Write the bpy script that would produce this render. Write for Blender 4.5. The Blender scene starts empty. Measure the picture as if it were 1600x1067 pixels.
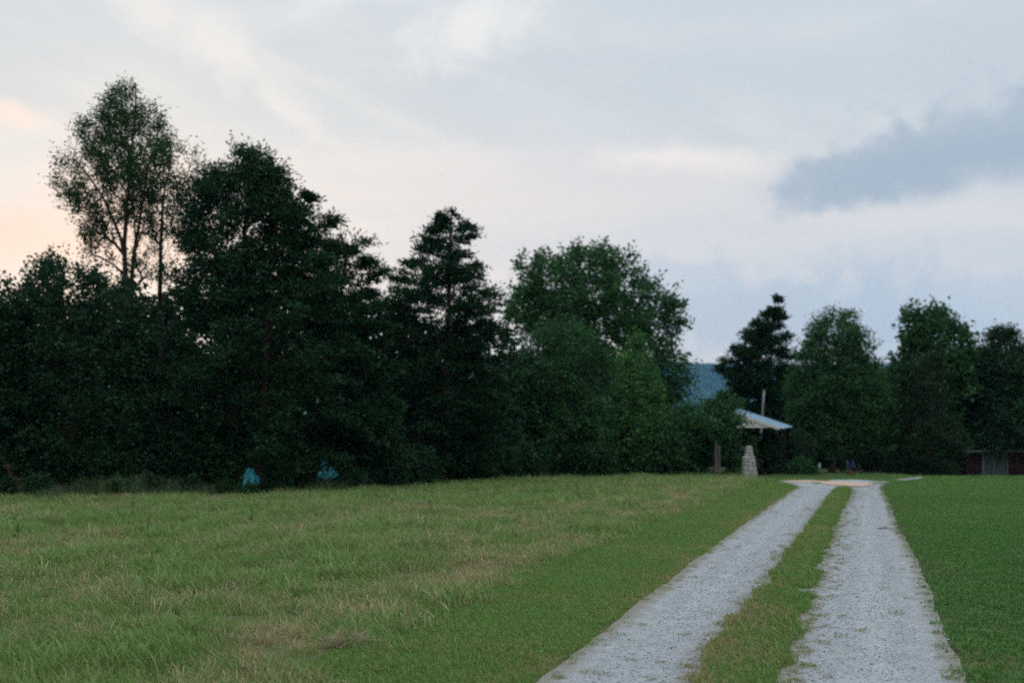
import bpy, bmesh, math, random
import numpy as np
from mathutils import Vector, Matrix

R = math.radians
SC = bpy.context.scene
COL = SC.collection
rng = np.random.default_rng(7)
random.seed(7)

# ------------------------------------------------------------------ camera
EYE = 1.75
FPX = 1600 * 50.0 / 36.0
HORIZON = 687.0
PITCH = math.atan((HORIZON - 533.5) / FPX)
cam_d = bpy.data.cameras.new('camera')
cam = bpy.data.objects.new('camera', cam_d)
COL.objects.link(cam)
cam.location = (0, 0, EYE)
cam.rotation_euler = (math.pi / 2 + PITCH, 0, 0)
cam_d.lens = 50
cam_d.sensor_width = 36
cam_d.clip_start = 0.1
cam_d.clip_end = 20000
cam_d.dof.use_dof = True
cam_d.dof.focus_distance = 15.0
cam_d.dof.aperture_fstop = 1.45
SC.camera = cam

SC.view_settings.view_transform = 'Standard'
SC.view_settings.look = 'None'
SC.view_settings.gamma = 1
SC.view_settings.exposure = 0.0
SC.render.engine = 'CYCLES'
SC.cycles.max_bounces = 4
SC.cycles.use_adaptive_sampling = True
SC.cycles.adaptive_threshold = 0.02
SC.cycles.diffuse_bounces = 2
SC.cycles.glossy_bounces = 2
SC.cycles.transmission_bounces = 3
SC.cycles.volume_bounces = 0
SC.cycles.use_denoising = False
SC.cycles.sample_clamp_indirect = 4

SUN_AZ = -16.0       # degrees, towards -x of +y
SUN_EL = 5.0

# ------------------------------------------------------------------ node helpers
class NB:
    """small expression builder over one node tree"""
    def __init__(self, nt):
        self.nt = nt
    def node(self, t, **kw):
        n = self.nt.nodes.new(t)
        for k, v in kw.items():
            setattr(n, k, v)
        return n
    def put(self, sock, v):
        if isinstance(v, bpy.types.NodeSocket):
            self.nt.links.new(v, sock)
        elif v is not None:
            sock.default_value = v
    def m(self, op, a, b=None, c=None, clamp=False):
        n = self.node('ShaderNodeMath', operation=op, use_clamp=clamp)
        for i, v in enumerate((a, b, c)):
            self.put(n.inputs[i], v)
        return n.outputs[0]
    def mix(self, f, a, b, blend='MIX'):
        n = self.node('ShaderNodeMix', data_type='RGBA', blend_type=blend)
        self.put(n.inputs[0], f)
        self.put(n.inputs[6], a if isinstance(a, bpy.types.NodeSocket) else (*a, 1))
        self.put(n.inputs[7], b if isinstance(b, bpy.types.NodeSocket) else (*b, 1))
        return n.outputs[2]
    def smooth(self, v, lo, hi, a=0.0, b=1.0):
        n = self.node('ShaderNodeMapRange', interpolation_type='SMOOTHSTEP')
        for i, q in enumerate((v, lo, hi, a, b)):
            self.put(n.inputs[i], q)
        return n.outputs[0]
    def noise(self, vec, scale, detail=4, rough=0.55, dist=0.0):
        n = self.node('ShaderNodeTexNoise')
        if vec is not None:
            self.put(n.inputs['Vector'], vec)
        self.put(n.inputs['Scale'], scale)
        self.put(n.inputs['Detail'], detail)
        self.put(n.inputs['Roughness'], rough)
        self.put(n.inputs['Distortion'], dist)
        return n.outputs[0]
    def vec(self, x, y, z):
        n = self.node('ShaderNodeCombineXYZ')
        for i, v in enumerate((x, y, z)):
            self.put(n.inputs[i], v)
        return n.outputs[0]
    def ramp(self, f, stops):
        n = self.node('ShaderNodeValToRGB')
        e = n.color_ramp.elements
        while len(e) < len(stops):
            e.new(0.5)
        for el, (p, c) in zip(e, stops):
            el.position = p
            el.color = (*c, 1)
        self.put(n.inputs[0], f)
        return n.outputs[0]

# ------------------------------------------------------------------ world: thin dusk overcast with clouds
def build_world():
    w = bpy.data.worlds.new('World')
    SC.world = w
    w.use_nodes = True
    nt = w.node_tree
    nt.nodes.clear()
    b = NB(nt)
    sky = b.node('ShaderNodeTexSky', sky_type='NISHITA')
    sky.sun_disc = False
    sky.sun_elevation = R(SUN_EL)
    sky.sun_rotation = R(SUN_AZ)
    sky.air_density = 1.0
    sky.dust_density = 2.0
    tc = b.node('ShaderNodeTexCoord')
    sep = b.node('ShaderNodeSeparateXYZ')
    nt.links.new(tc.outputs['Generated'], sep.inputs[0])
    x, y, z = sep.outputs
    # azimuth / elevation in units of 1/2222 rad, so that sky features can be given in photograph units
    U = b.m('MULTIPLY', b.m('ARCTAN2', x, y), FPX)
    V = b.m('MULTIPLY', b.m('ARCSINE', z), FPX)
    up = b.m('MAXIMUM', z, 0.0)
    base = b.ramp(b.m('DIVIDE', V, 900.0, clamp=True), [
        (0.0, (.62, .70, .82)), (.13, (.66, .71, .80)), (.28, (.72, .735, .785)),
        (.42, (.70, .73, .775)), (.56, (.625, .69, .75)), (.78, (.60, .675, .74)), (1.0, (.58, .66, .73))])
    dirv = tc.outputs['Generated']
    # thin cirrus: level streaks low down, slanting streaks higher up, broken by a coarse noise
    def streak(rot, su, sv, seed, lo, hi, amt, color, mask=None):
        nonlocal col
        c, s = math.cos(R(rot)), math.sin(R(rot))
        a = b.m('ADD', b.m('MULTIPLY', U, c / su), b.m('MULTIPLY', V, s / su))
        q = b.m('ADD', b.m('MULTIPLY', U, -s / sv), b.m('MULTIPLY', V, c / sv))
        n = b.noise(b.vec(a, q, seed), 1.0, 6, .52, .5)
        m = b.smooth(n, lo, hi, 0, amt)
        if mask is not None:
            m = b.m('MULTIPLY', m, mask)
        col = b.mix(m, col, color)
    col = base
    mp = b.node('ShaderNodeMapping')
    nt.links.new(dirv, mp.inputs[0])
    mp.inputs['Scale'].default_value = (2.2, 2.2, 11.0)
    high = b.smooth(V, 300, 480)
    streak(-24, 520, 110, 2.0, .42, .78, .65, (.82, .83, .835), high)
    streak(8, 460, 130, 6.5, .45, .78, .5, (.81, .82, .83), high)
    streak(0, 520, 46, 9.0, .45, .68, .75, (.80, .785, .80), b.m('SUBTRACT', 1.0, high))
    streak(2, 600, 60, 14.0, .50, .70, .5, (.61, .675, .76))
    nd = b.noise(dirv, 9.0, 6, .58, .2)
    nfine = b.noise(dirv, 26.0, 6, .6, .4)
    def ell(px, py, ax, ay, rot):
        c, s = math.cos(R(rot)), math.sin(R(rot))
        du = b.m('SUBTRACT', U, px - 800.0)
        dv = b.m('SUBTRACT', V, HORIZON - py)
        p = b.m('ADD', b.m('MULTIPLY', du, c / ax), b.m('MULTIPLY', dv, s / ax))
        q = b.m('ADD', b.m('MULTIPLY', du, -s / ay), b.m('MULTIPLY', dv, c / ay))
        return b.m('SQRT', b.m('ADD', b.m('MULTIPLY', p, p), b.m('MULTIPLY', q, q))), p, q
    # warm sunset glow low in the west
    d, p, q = ell(-60, 450, 700, 200, 0)
    col = b.mix(b.smooth(d, 0, 1, .40, 0), col, (.83, .69, .66))
    d, p, q = ell(215, 340, 200, 150, 0)
    col = b.mix(b.smooth(d, 0, 1, .52, 0), col, (.94, .66, .58))
    # soft warm band
    d, p, q = ell(900, 290, 560, 75, 0)
    col = b.mix(b.smooth(d, .2, 1, .55, 0), col, (.80, .77, .785))
    def wisp(px, py, ax, ay, rot, color, amt, k=.9):
        nonlocal col
        d, p, q = ell(px, py, ax, ay, rot)
        d = b.m('ADD', d, b.m('MULTIPLY', b.m('SUBTRACT', nfine, .5), k))
        col = b.mix(b.smooth(d, .1, 1.0, amt, 0), col, color)
    wisp(1070, 255, 230, 34, -3, (.90, .85, .835), .8, 1.6)
    wisp(1040, 250, 130, 16, -2, (.93, .88, .87), .7, 1.4)
    wisp(20, 205, 150, 28, -14, (.93, .80, .745), .75, .9)
    wisp(10, 385, 330, 62, -4, (.88, .63, .58), .7, .9)
    wisp(395, 130, 210, 52, -40, (.82, .83, .835), .6, 2.2)
    wisp(330, 95, 130, 40, -12, (.82, .83, .835), .6, 2.4)
    wisp(455, 190, 90, 26, -34, (.82, .825, .83), .5, 2.2)
    wisp(230, 40, 230, 34, -27, (.80, .81, .81), .8, 2.4)
    wisp(745, 45, 160, 70, 25, (.86, .865, .87), .9, 2.0)
    wisp(520, 10, 120, 30, 20, (.80, .82, .83), .6)
    wisp(680, 255, 420, 34, 2, (.80, .785, .80), .7, 1.8)
    wisp(820, 320, 380, 40, 0, (.80, .775, .785), .6, 1.8)
    wisp(1470, 30, 70, 9, 14, (.82, .77, .77), .6)
    # grey cumulus bank: sheared, lumpy top edge and a flatter base
    def cloud(px, py, ax, ay, rot, color, amt, lo, hi, k=1.5, under=.45):
        nonlocal col
        d, p, q = ell(px, py, ax, ay, rot)
        d = b.m('ADD', d, b.m('MULTIPLY', b.m('SUBTRACT', nd, .5), k))
        d = b.m('ADD', d, b.m('MULTIPLY', b.m('SUBTRACT', nfine, .5), k * .7))
        d = b.m('ADD', d, b.m('MULTIPLY', b.m('MAXIMUM', b.m('MULTIPLY', q, -1.0), 0.0), under))
        col = b.mix(b.smooth(d, lo, hi, amt, 0), col, color)
    cloud(1200, 500, 360, 125, -4, (.495, .60, .735), .95, .45, 1.0, 1.7)
    cloud(1010, 440, 230, 44, -3, (.58, .665, .775), .7, .2, 1.1, 1.6)
    cloud(1590, 480, 190, 62, 0, (.55, .645, .765), .8, .3, 1.1, 1.6)
    cloud(1570, 240, 430, 135, 17, (.43, .525, .635), .88, .45, 1.05, 2.3, 1.6)
    cloud(1470, 288, 330, 72, 5, (.385, .485, .605), .75, .25, 1.15, 1.3)
    # the same grey banks go on round the rest of the horizon
    aside = b.smooth(b.m('ABSOLUTE', U), 1050, 1500)
    low = b.smooth(V, 1500, 500)
    m = b.m('MULTIPLY', b.smooth(b.noise(mp.outputs[0], 1.3, 6, .6, .2), .48, .58), b.m('MULTIPLY', aside, low))
    col = b.mix(b.m('MULTIPLY', m, .8), col, (.43, .52, .63))
    # an overcast veil is brightest overhead
    gain = b.m('ADD', 1.0, b.m('MULTIPLY', b.smooth(up, .24, .90), 1.7))
    hsv = b.node('ShaderNodeVectorMath', operation='SCALE')
    nt.links.new(col, hsv.inputs[0])
    nt.links.new(gain, hsv.inputs['Scale'])
    veil = b.node('ShaderNodeVectorMath', operation='SCALE')
    nt.links.new(hsv.outputs[0], veil.inputs[0])
    veil.inputs['Scale'].default_value = 10.0 * VEIL
    mixed = b.mix(0.9, sky.outputs[0], veil.outputs[0])
    bg = b.node('ShaderNodeBackground')
    bg.inputs['Strength'].default_value = 0.1
    nt.links.new(mixed, bg.inputs['Color'])
    out = b.node('ShaderNodeOutputWorld')
    nt.links.new(bg.outputs[0], out.inputs[0])
    w.cycles.sampling_method = 'MANUAL'
    w.cycles.sample_map_resolution = 512

VEIL = 1.04
HAZE = 0.00007
build_world()

sun_d = bpy.data.lights.new('sun', 'SUN')
sun_d.energy = 0.6
sun_d.angle = R(14)
sun_d.color = (1.0, .78, .60)
sun = bpy.data.objects.new('sun', sun_d)
COL.objects.link(sun)
sv = Vector((math.sin(R(SUN_AZ)) * math.cos(R(SUN_EL)), math.cos(R(SUN_AZ)) * math.cos(R(SUN_EL)), math.sin(R(SUN_EL))))
sun.rotation_euler = (-sv).to_track_quat('-Z', 'Y').to_euler()
sun.location = (-10, 30, 20)

# ------------------------------------------------------------------ pixel -> place
def ray(px, py):
    x = (px - 800.0) / FPX
    y = (533.5 - py) / FPX
    ca, sa = math.cos(PITCH), math.sin(PITCH)
    return np.array((x, ca - y * sa, sa + y * ca))
def G(px, py, z=0.0):
    """the point of the level ground seen at a pixel"""
    d = ray(px, py)
    t = (z - EYE) / d[2]
    return d * t + np.array((0, 0, EYE))
def P(px, py, Y):
    """the point at distance Y seen at a pixel"""
    d = ray(px, py)
    t = Y / d[1]
    return d * t + np.array((0, 0, EYE))

# ------------------------------------------------------------------ value noise (numpy)
_T = np.random.default_rng(3).random((64, 64))
def vnoise(x, y):
    x = np.asarray(x, float); y = np.asarray(y, float)
    xi = np.floor(x).astype(int); yi = np.floor(y).astype(int)
    fx = x - xi; fy = y - yi
    fx = fx * fx * (3 - 2 * fx); fy = fy * fy * (3 - 2 * fy)
    g = lambda i, j: _T[i % 64, j % 64]
    return (g(xi, yi) * (1 - fx) + g(xi + 1, yi) * fx) * (1 - fy) + (g(xi, yi + 1) * (1 - fx) + g(xi + 1, yi + 1) * fx) * fy
def fbm(x, y, o=4):
    s = 0; a = .5; t = 0
    for k in range(o):
        s = s + a * vnoise(np.asarray(x) * 2 ** k + 17.3 * k, np.asarray(y) * 2 ** k + 9.1 * k)
        t += a; a *= .5
    return s / t
def sstep(v, a, b):
    t = np.clip((np.asarray(v, float) - a) / (b - a), 0, 1)
    return t * t * (3 - 2 * t)

# ------------------------------------------------------------------ mesh helpers
def new_mesh(name, verts, faces, smooth=False):
    """verts (n,3); faces (m,k) of one size"""
    me = bpy.data.meshes.new(name)
    v = np.ascontiguousarray(verts, dtype=np.float32); f = np.ascontiguousarray(faces, dtype=np.int32)
    me.vertices.add(len(v)); me.vertices.foreach_set('co', v.ravel())
    if len(f):
        k = f.shape[1]
        me.loops.add(f.size); me.loops.foreach_set('vertex_index', f.ravel())
        me.polygons.add(len(f)); me.polygons.foreach_set('loop_start', np.arange(0, f.size, k, dtype=np.int32))
        if smooth:
            me.polygons.foreach_set('use_smooth', np.ones(len(f), dtype=bool))
    me.update(calc_edges=True)
    return me
def attr(me, name, data, domain='FACE'):
    a = me.attributes.new(name, 'FLOAT', domain)
    a.data.foreach_set('value', np.ascontiguousarray(data, dtype=np.float32))
def link(name, me, mat=None, parent=None, loc=None, rot=None, **props):
    o = bpy.data.objects.new(name, me)
    COL.objects.link(o)
    if mat is not None and me is not None and not me.materials:
        me.materials.append(mat)
    if parent is not None:
        o.parent = parent
    if loc is not None:
        o.location = loc
    if rot is not None:
        o.rotation_euler = rot
    for k, v in props.items():
        o[k] = v
    return o
def empty(name, loc, rz=0.0, **props):
    o = link(name, None, loc=loc, rot=(0, 0, rz), **props)
    o.empty_display_size = .3
    return o
def bm_mesh(name, fn, smooth=False, bevel=0.0):
    bm = bmesh.new(); fn(bm)
    if bevel:
        bmesh.ops.bevel(bm, geom=bm.edges[:], offset=bevel, segments=1, affect='EDGES')
    bmesh.ops.recalc_face_normals(bm, faces=bm.faces[:])
    me = bpy.data.meshes.new(name); bm.to_mesh(me); bm.free()
    if smooth:
        for p in me.polygons: p.use_smooth = True
    return me
def box(bm, cx, cy, cz, sx, sy, sz, rot=None):
    m = Matrix.Translation((cx, cy, cz)) @ (rot.to_4x4() if rot is not None else Matrix.Identity(4)) @ Matrix.Diagonal((sx, sy, sz, 1))
    return bmesh.ops.create_cube(bm, size=1, matrix=m)
def tube_np(p0, p1, r0, r1, sides=6):
    """frustums between arrays of points -> verts, quads"""
    p0 = np.atleast_2d(p0); p1 = np.atleast_2d(p1)
    n = len(p0)
    d = p1 - p0
    L = np.linalg.norm(d, axis=1, keepdims=True) + 1e-9
    d = d / L
    ref = np.where(np.abs(d[:, 2:3]) < .9, np.array([[0, 0, 1.0]]), np.array([[1.0, 0, 0]]))
    a = np.cross(d, ref); a /= np.linalg.norm(a, axis=1, keepdims=True) + 1e-9
    c = np.cross(d, a)
    th = np.arange(sides) * 2 * math.pi / sides
    ring = a[:, None, :] * np.cos(th)[None, :, None] + c[:, None, :] * np.sin(th)[None, :, None]
    r0 = np.broadcast_to(np.asarray(r0, float), (n,)); r1 = np.broadcast_to(np.asarray(r1, float), (n,))
    v0 = p0[:, None, :] + ring * r0[:, None, None]
    v1 = p1[:, None, :] + ring * r1[:, None, None]
    V = np.concatenate([v0, v1], axis=1).reshape(-1, 3)
    k = np.arange(sides); k2 = (k + 1) % sides
    q = np.stack([k, k2, k2 + sides, k + sides], axis=1)
    F = (np.arange(n)[:, None, None] * 2 * sides + q[None]).reshape(-1, 4)
    return V, F
def polytube(pts, radii, sides=8, jitter=0.0, cap=True):
    """one continuous tube along a polyline -> verts, quads (caps as degenerate-free fans of quads via centre ring)"""
    pts = np.asarray(pts, float); n = len(pts)
    tang = np.gradient(pts, axis=0); tang /= np.linalg.norm(tang, axis=1, keepdims=True)
    V = []
    up = np.array((1.0, 0.2, 0.1))
    for i in range(n):
        a = np.cross(tang[i], up); a /= np.linalg.norm(a); c = np.cross(tang[i], a)
        for k in range(sides):
            t = 2 * math.pi * k / sides
            r = radii[i] * (1 + jitter * (rng.random() - .5) * 2)
            V.append(pts[i] + (a * math.cos(t) + c * math.sin(t)) * r)
    F = []
    for i in range(n - 1):
        for k in range(sides):
            k2 = (k + 1) % sides
            F.append((i * sides + k, i * sides + k2, (i + 1) * sides + k2, (i + 1) * sides + k))
    V = np.array(V)
    if cap:
        for i, ring in ((0, 0), (n - 1, n - 1)):
            c0 = len(V); V = np.vstack([V, pts[i][None]])
            for k in range(0, sides, 2):
                F.append((c0, ring * sides + k, ring * sides + (k + 1) % sides, ring * sides + (k + 2) % sides))
    return V, np.array(F)
# ------------------------------------------------------------------ materials
def material(name, rough=.85, spec=.2):
    m = bpy.data.materials.new(name)
    m.use_nodes = True
    nt = m.node_tree
    nt.nodes.clear()
    b = NB(nt)
    out = b.node('ShaderNodeOutputMaterial')
    p = b.node('ShaderNodeBsdfPrincipled')
    p.inputs['Roughness'].default_value = rough
    p.inputs['Specular IOR Level'].default_value = spec
    nt.links.new(p.outputs[0], out.inputs[0])
    return m, b, p, out
def simple(name, c1, c2, scale=6.0, rough=.8, spec=.25, detail=5, bump=0.0, stretch=None, metallic=0.0):
    m, b, p, out = material(name, rough, spec)
    tc = b.node('ShaderNodeTexCoord')
    v = tc.outputs['Object']
    if stretch:
        mp = b.node('ShaderNodeMapping'); b.put(mp.inputs[0], v); mp.inputs['Scale'].default_value = stretch; v = mp.outputs[0]
    n = b.noise(v, scale, detail, .6)
    b.put(p.inputs['Base Color'], b.mix(b.smooth(n, .35, .68), c1, c2))
    p.inputs['Metallic'].default_value = metallic
    if bump:
        bn = b.node('ShaderNodeBump'); bn.inputs['Strength'].default_value = bump; bn.inputs['Distance'].default_value = .02
        b.put(bn.inputs['Height'], n); b.put(p.inputs['Normal'], bn.outputs[0])
    return m
def leaf_mat(name, c1, c2, c3=None, trans=.28):
    """diffuse + translucent leaf, one shade per leaf"""
    m = bpy.data.materials.new(name); m.use_nodes = True
    nt = m.node_tree; nt.nodes.clear(); b = NB(nt)
    out = b.node('ShaderNodeOutputMaterial')
    a = b.node('ShaderNodeAttribute', attribute_name='rnd')
    col = b.mix(a.outputs['Fac'], c1, c2)
    if c3 is not None:
        col = b.mix(b.smooth(a.outputs['Fac'], .955, .965), col, c3)
    tc = b.node('ShaderNodeTexCoord')
    n = b.noise(tc.outputs['Object'], .55, 3, .6)
    col = b.mix(b.smooth(n, .3, .7, .0, .6), col, tuple(v * .55 for v in c1))
    d = b.node('ShaderNodeBsdfDiffuse'); b.put(d.inputs[0], col)
    t = b.node('ShaderNodeBsdfTranslucent'); b.put(t.inputs[0], col)
    g = b.node('ShaderNodeBsdfGlossy'); g.inputs['Roughness'].default_value = .45; g.inputs[0].default_value = (.5, .55, .55, 1)
    mx = b.node('ShaderNodeMixShader'); mx.inputs[0].default_value = trans
    nt.links.new(d.outputs[0], mx.inputs[1]); nt.links.new(t.outputs[0], mx.inputs[2])
    mg = b.node('ShaderNodeMixShader'); mg.inputs[0].default_value = .025
    nt.links.new(mx.outputs[0], mg.inputs[1]); nt.links.new(g.outputs[0], mg.inputs[2])
    nt.links.new(mg.outputs[0], out.inputs[0])
    return m
def grass_mat(name, ga, gb, straw, straw2):
    """blade colour: green mix by the clump's tone, some blades straw by the clump's dryness"""
    m = bpy.data.materials.new(name); m.use_nodes = True
    nt = m.node_tree; nt.nodes.clear(); b = NB(nt)
    out = b.node('ShaderNodeOutputMaterial')
    r = b.node('ShaderNodeAttribute', attribute_name='rnd').outputs['Fac']
    dry = b.node('ShaderNodeAttribute', attribute_name='dry', attribute_type='INSTANCER').outputs['Fac']
    tone = b.node('ShaderNodeAttribute', attribute_name='tone', attribute_type='INSTANCER').outputs['Fac']
    g = b.mix(tone, ga, gb)
    g = b.mix(b.m('MULTIPLY', r, .6), g, tuple(v * .8 for v in ga))
    r2 = b.m('FRACT', b.m('MULTIPLY', r, 7.31))
    s = b.mix(r2, straw, straw2)
    isdry = b.smooth(b.m('SUBTRACT', dry, r), -.06, .06)
    col = b.mix(isdry, g, s)
    d = b.node('ShaderNodeBsdfDiffuse'); b.put(d.inputs[0], col)
    t = b.node('ShaderNodeBsdfTranslucent'); b.put(t.inputs[0], col)
    mx = b.node('ShaderNodeMixShader'); mx.inputs[0].default_value = .35
    nt.links.new(d.outputs[0], mx.inputs[1]); nt.links.new(t.outputs[0], mx.inputs[2])
    gl = b.node('ShaderNodeBsdfGlossy'); gl.inputs['Roughness'].default_value = .4; gl.inputs[0].default_value = (.6, .65, .65, 1)
    mg = b.node('ShaderNodeMixShader'); mg.inputs[0].default_value = .03
    nt.links.new(mx.outputs[0], mg.inputs[1]); nt.links.new(gl.outputs[0], mg.inputs[2])
    nt.links.new(mg.outputs[0], out.inputs[0])
    return m

M = {}
M['bark'] = simple('bark', (.035, .028, .022), (.075, .062, .05), 9, .95, .1, 6, .5, (1, 1, .25))
M['bark_red'] = simple('bark_red', (.05, .03, .022), (.10, .06, .045), 9, .95, .1, 6, .5, (1, 1, .25))
M['leaf_cedar'] = leaf_mat('leaf_cedar', (.009, .033, .013), (.020, .064, .020), None, .15)
M['leaf_dark'] = leaf_mat('leaf_dark', (.010, .036, .014), (.025, .074, .023))
M['leaf_mid'] = leaf_mat('leaf_mid', (.019, .068, .020), (.048, .135, .034))
M['leaf_bright'] = leaf_mat('leaf_bright', (.048, .140, .034), (.10, .23, .055), (.22, .10, .03))
M['leaf_olive'] = leaf_mat('leaf_olive', (.020, .055, .017), (.052, .110, .030))
M['leaf_brownish'] = leaf_mat('leaf_brownish', (.014, .034, .014), (.030, .058, .020))
M['leaf_far'] = leaf_mat('leaf_far', (.03, .06, .022), (.09, .15, .045))
_nt = M['leaf_far'].node_tree; _b = NB(_nt)
_g = _b.node('ShaderNodeNewGeometry')
_c = _b.ramp(_b.noise(_g.outputs['Position'], .018, 4, .65), [(.36, (.008, .02, .010)), (.5, (.03, .065, .022)), (.64, (.10, .16, .05))])
for _n in _nt.nodes:
    if _n.type in ('BSDF_DIFFUSE', 'BSDF_TRANSLUCENT'):
        _nt.links.new(_c, _n.inputs[0])
M['grass_field'] = grass_mat('grass_field', (.128, .225, .054), (.220, .308, .086), (.42, .37, .19), (.27, .215, .11))
M['grass_verge'] = grass_mat('grass_verge', (.110, .215, .042), (.175, .285, .066), (.40, .31, .15), (.26, .18, .09))
M['grass_lawn'] = grass_mat('grass_lawn', (.060, .160, .032), (.140, .250, .056), (.20, .17, .09), (.14, .11, .06))
M['grass_tall'] = grass_mat('grass_tall', (.055, .12, .04), (.10, .17, .055), (.24, .21, .12), (.15, .13, .08))

def ground_mat():
    m, b, p, out = material('ground_soil', .95, .05)
    geo = b.node('ShaderNodeNewGeometry')
    pos = geo.outputs['Position']
    n1 = b.noise(pos, 1.3, 6, .65)
    n2 = b.noise(pos, .22, 4, .6)
    n3 = b.noise(pos, 14.0, 4, .7)
    c = b.mix(b.smooth(n1, .35, .65), (.065, .095, .032), (.130, .120, .060))
    c = b.mix(b.smooth(n2, .35, .7, 0, .55), c, (.050, .085, .030))
    c = b.mix(b.smooth(n3, .45, .75, 0, .6), c, (.035, .030, .020))
    b.put(p.inputs['Base Color'], c)
    bn = b.node('ShaderNodeBump'); bn.inputs['Strength'].default_value = .8; bn.inputs['Distance'].default_value = .06
    b.put(bn.inputs['Height'], b.m('ADD', n1, n3)); b.put(p.inputs['Normal'], bn.outputs[0])
    return m
M['ground'] = ground_mat()

def gravel_mat():
    m, b, p, out = material('gravel_surface', .9, .15)
    geo = b.node('ShaderNodeNewGeometry')
    pos = geo.outputs['Position']
    vo = b.node('ShaderNodeTexVoronoi'); b.put(vo.inputs['Vector'], pos); vo.inputs['Scale'].default_value = 48
    sepc = b.node('ShaderNodeSeparateColor'); b.put(sepc.inputs[0], vo.outputs['Color'])
    vo2 = b.node('ShaderNodeTexVoronoi'); b.put(vo2.inputs['Vector'], pos); vo2.inputs['Scale'].default_value = 75
    sep2 = b.node('ShaderNodeSeparateColor'); b.put(sep2.inputs[0], vo2.outputs['Color'])
    r = b.m('ADD', b.m('MULTIPLY', sepc.outputs[0], .6), b.m('MULTIPLY', sep2.outputs[0], .4))
    c = b.ramp(r, [(0, (.21, .215, .22)), (.28, (.30, .312, .32)), (.6, (.362, .378, .388)), (1, (.46, .475, .482))])
    gap = b.smooth(vo.outputs['Distance'], .013, .021)
    c = b.mix(b.m('MULTIPLY', gap, .25), c, (.16, .16, .158))
    big = b.noise(pos, .7, 5, .6)
    c = b.mix(b.smooth(big, .45, .75, 0, .35), c, (.25, .25, .24))
    dust = b.noise(pos, 3.0, 5, .65)
    c = b.mix(b.smooth(dust, .4, .65, 0, .45), c, (.395, .41, .42))
    # worn edges: earth and dead grass work into the stones; the wheel lines are swept paler
    ed = b.node('ShaderNodeAttribute', attribute_name='edge').outputs['Fac']
    en = b.m('ADD', ed, b.m('MULTIPLY', b.m('SUBTRACT', b.noise(pos, 5.0, 5, .7), .5), .5))
    c = b.mix(b.smooth(en, .02, .26, .75, 0), c, (.19, .165, .12))
    c = b.mix(b.smooth(b.m('ADD', ed, b.m('MULTIPLY', b.m('SUBTRACT', b.noise(pos, 1.2, 4, .6), .5), .6)), .45, .62, 0, .30), c, (.46, .47, .475))
    b.put(p.inputs['Base Color'], c)
    bn = b.node('ShaderNodeBump'); bn.inputs['Strength'].default_value = .5; bn.inputs['Distance'].default_value = .012
    h = b.m('ADD', b.m('MULTIPLY', vo.outputs['Distance'], -14.0), b.m('MULTIPLY', dust, .8))
    b.put(bn.inputs['Height'], h); b.put(p.inputs['Normal'], bn.outputs[0])
    return m
M['gravel'] = gravel_mat()
def stone_mat():
    m = bpy.data.materials.new('gravel_stone'); m.use_nodes = True
    nt = m.node_tree; nt.nodes.clear(); b = NB(nt)
    out = b.node('ShaderNodeOutputMaterial')
    tone = b.node('ShaderNodeAttribute', attribute_name='tone', attribute_type='INSTANCER').outputs['Fac']
    c = b.ramp(tone, [(0, (.13, .137, .145)), (.10, (.30, .313, .327)), (.55, (.36, .377, .395)), (1, (.46, .477, .495))])
    d = b.node('ShaderNodeBsdfDiffuse'); b.put(d.inputs[0], c)
    nt.links.new(d.outputs[0], out.inputs[0])
    return m
M['stone'] = stone_mat()
M['dirt'] = simple('tan_dirt', (.46, .30, .21), (.36, .28, .22), 2.5, .95, .1, 6, .4)

# ------------------------------------------------------------------ the drive's edges, read off the ground plane
def edge(pts):
    g = np.array([G(a, c)[:2] for a, c in pts])
    g = g[np.argsort(g[:, 1])]
    d = (g[1] - g[0]) / (g[1, 1] - g[0, 1])
    near = g[0] + (2.0 - g[0, 1]) * np.array(((g[3, 0] - g[0, 0]) / (g[3, 1] - g[0, 1]), 1))
    g = np.vstack([near, g])
    return lambda y: np.interp(y, g[:, 1], g[:, 0])
XL = edge([(840, 1067), (915, 1010), (992, 950), (1095, 870), (1162, 820), (1205, 790), (1232, 770), (1247, 762), (1238, 757), (1214, 752.5), (1222, 751.2), (1262, 750.2), (1300, 749.3)])
XR = edge([(1510, 1067), (1487, 1010), (1462, 950), (1436, 880), (1421, 855), (1402, 820), (1392, 790), (1382, 770), (1378, 760), (1394, 754), (1408, 752), (1385, 750.6), (1330, 749.3)])
SL = edge([(1082, 1067), (1108, 1010), (1162, 950), (1212, 890), (1236, 855), (1266, 820), (1285, 790), (1301, 770), (1309, 763)])
SR = edge([(1222, 1067), (1236, 1010), (1257, 950), (1280, 890), (1292, 855), (1304, 820), (1317, 790), (1330, 770), (1324, 763)])
XV = edge([(480, 1067), (640, 977), (780, 910), (855, 878), (1000, 822), (1090, 788), (1172, 758), (1185, 752)])
STRIP_END = G(1315, 763)[1]
ROAD_END = G(1315, 749.3)[1]
# front of the trees on the meadow side: distance as a function of picture column
def front(px):
    return np.interp(px, [-300, 0, 300, 540, 620, 800, 1000, 1160, 1230, 1300, 1400, 1600, 1900], [40, 42, 44, 47, 52, 60, 65, 66.5, 68, 70.5, 69, 67.5, 66])
def col_of(x, y):
    return 800 + FPX * np.asarray(x) / np.maximum(np.asarray(y), 1e-3)

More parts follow.
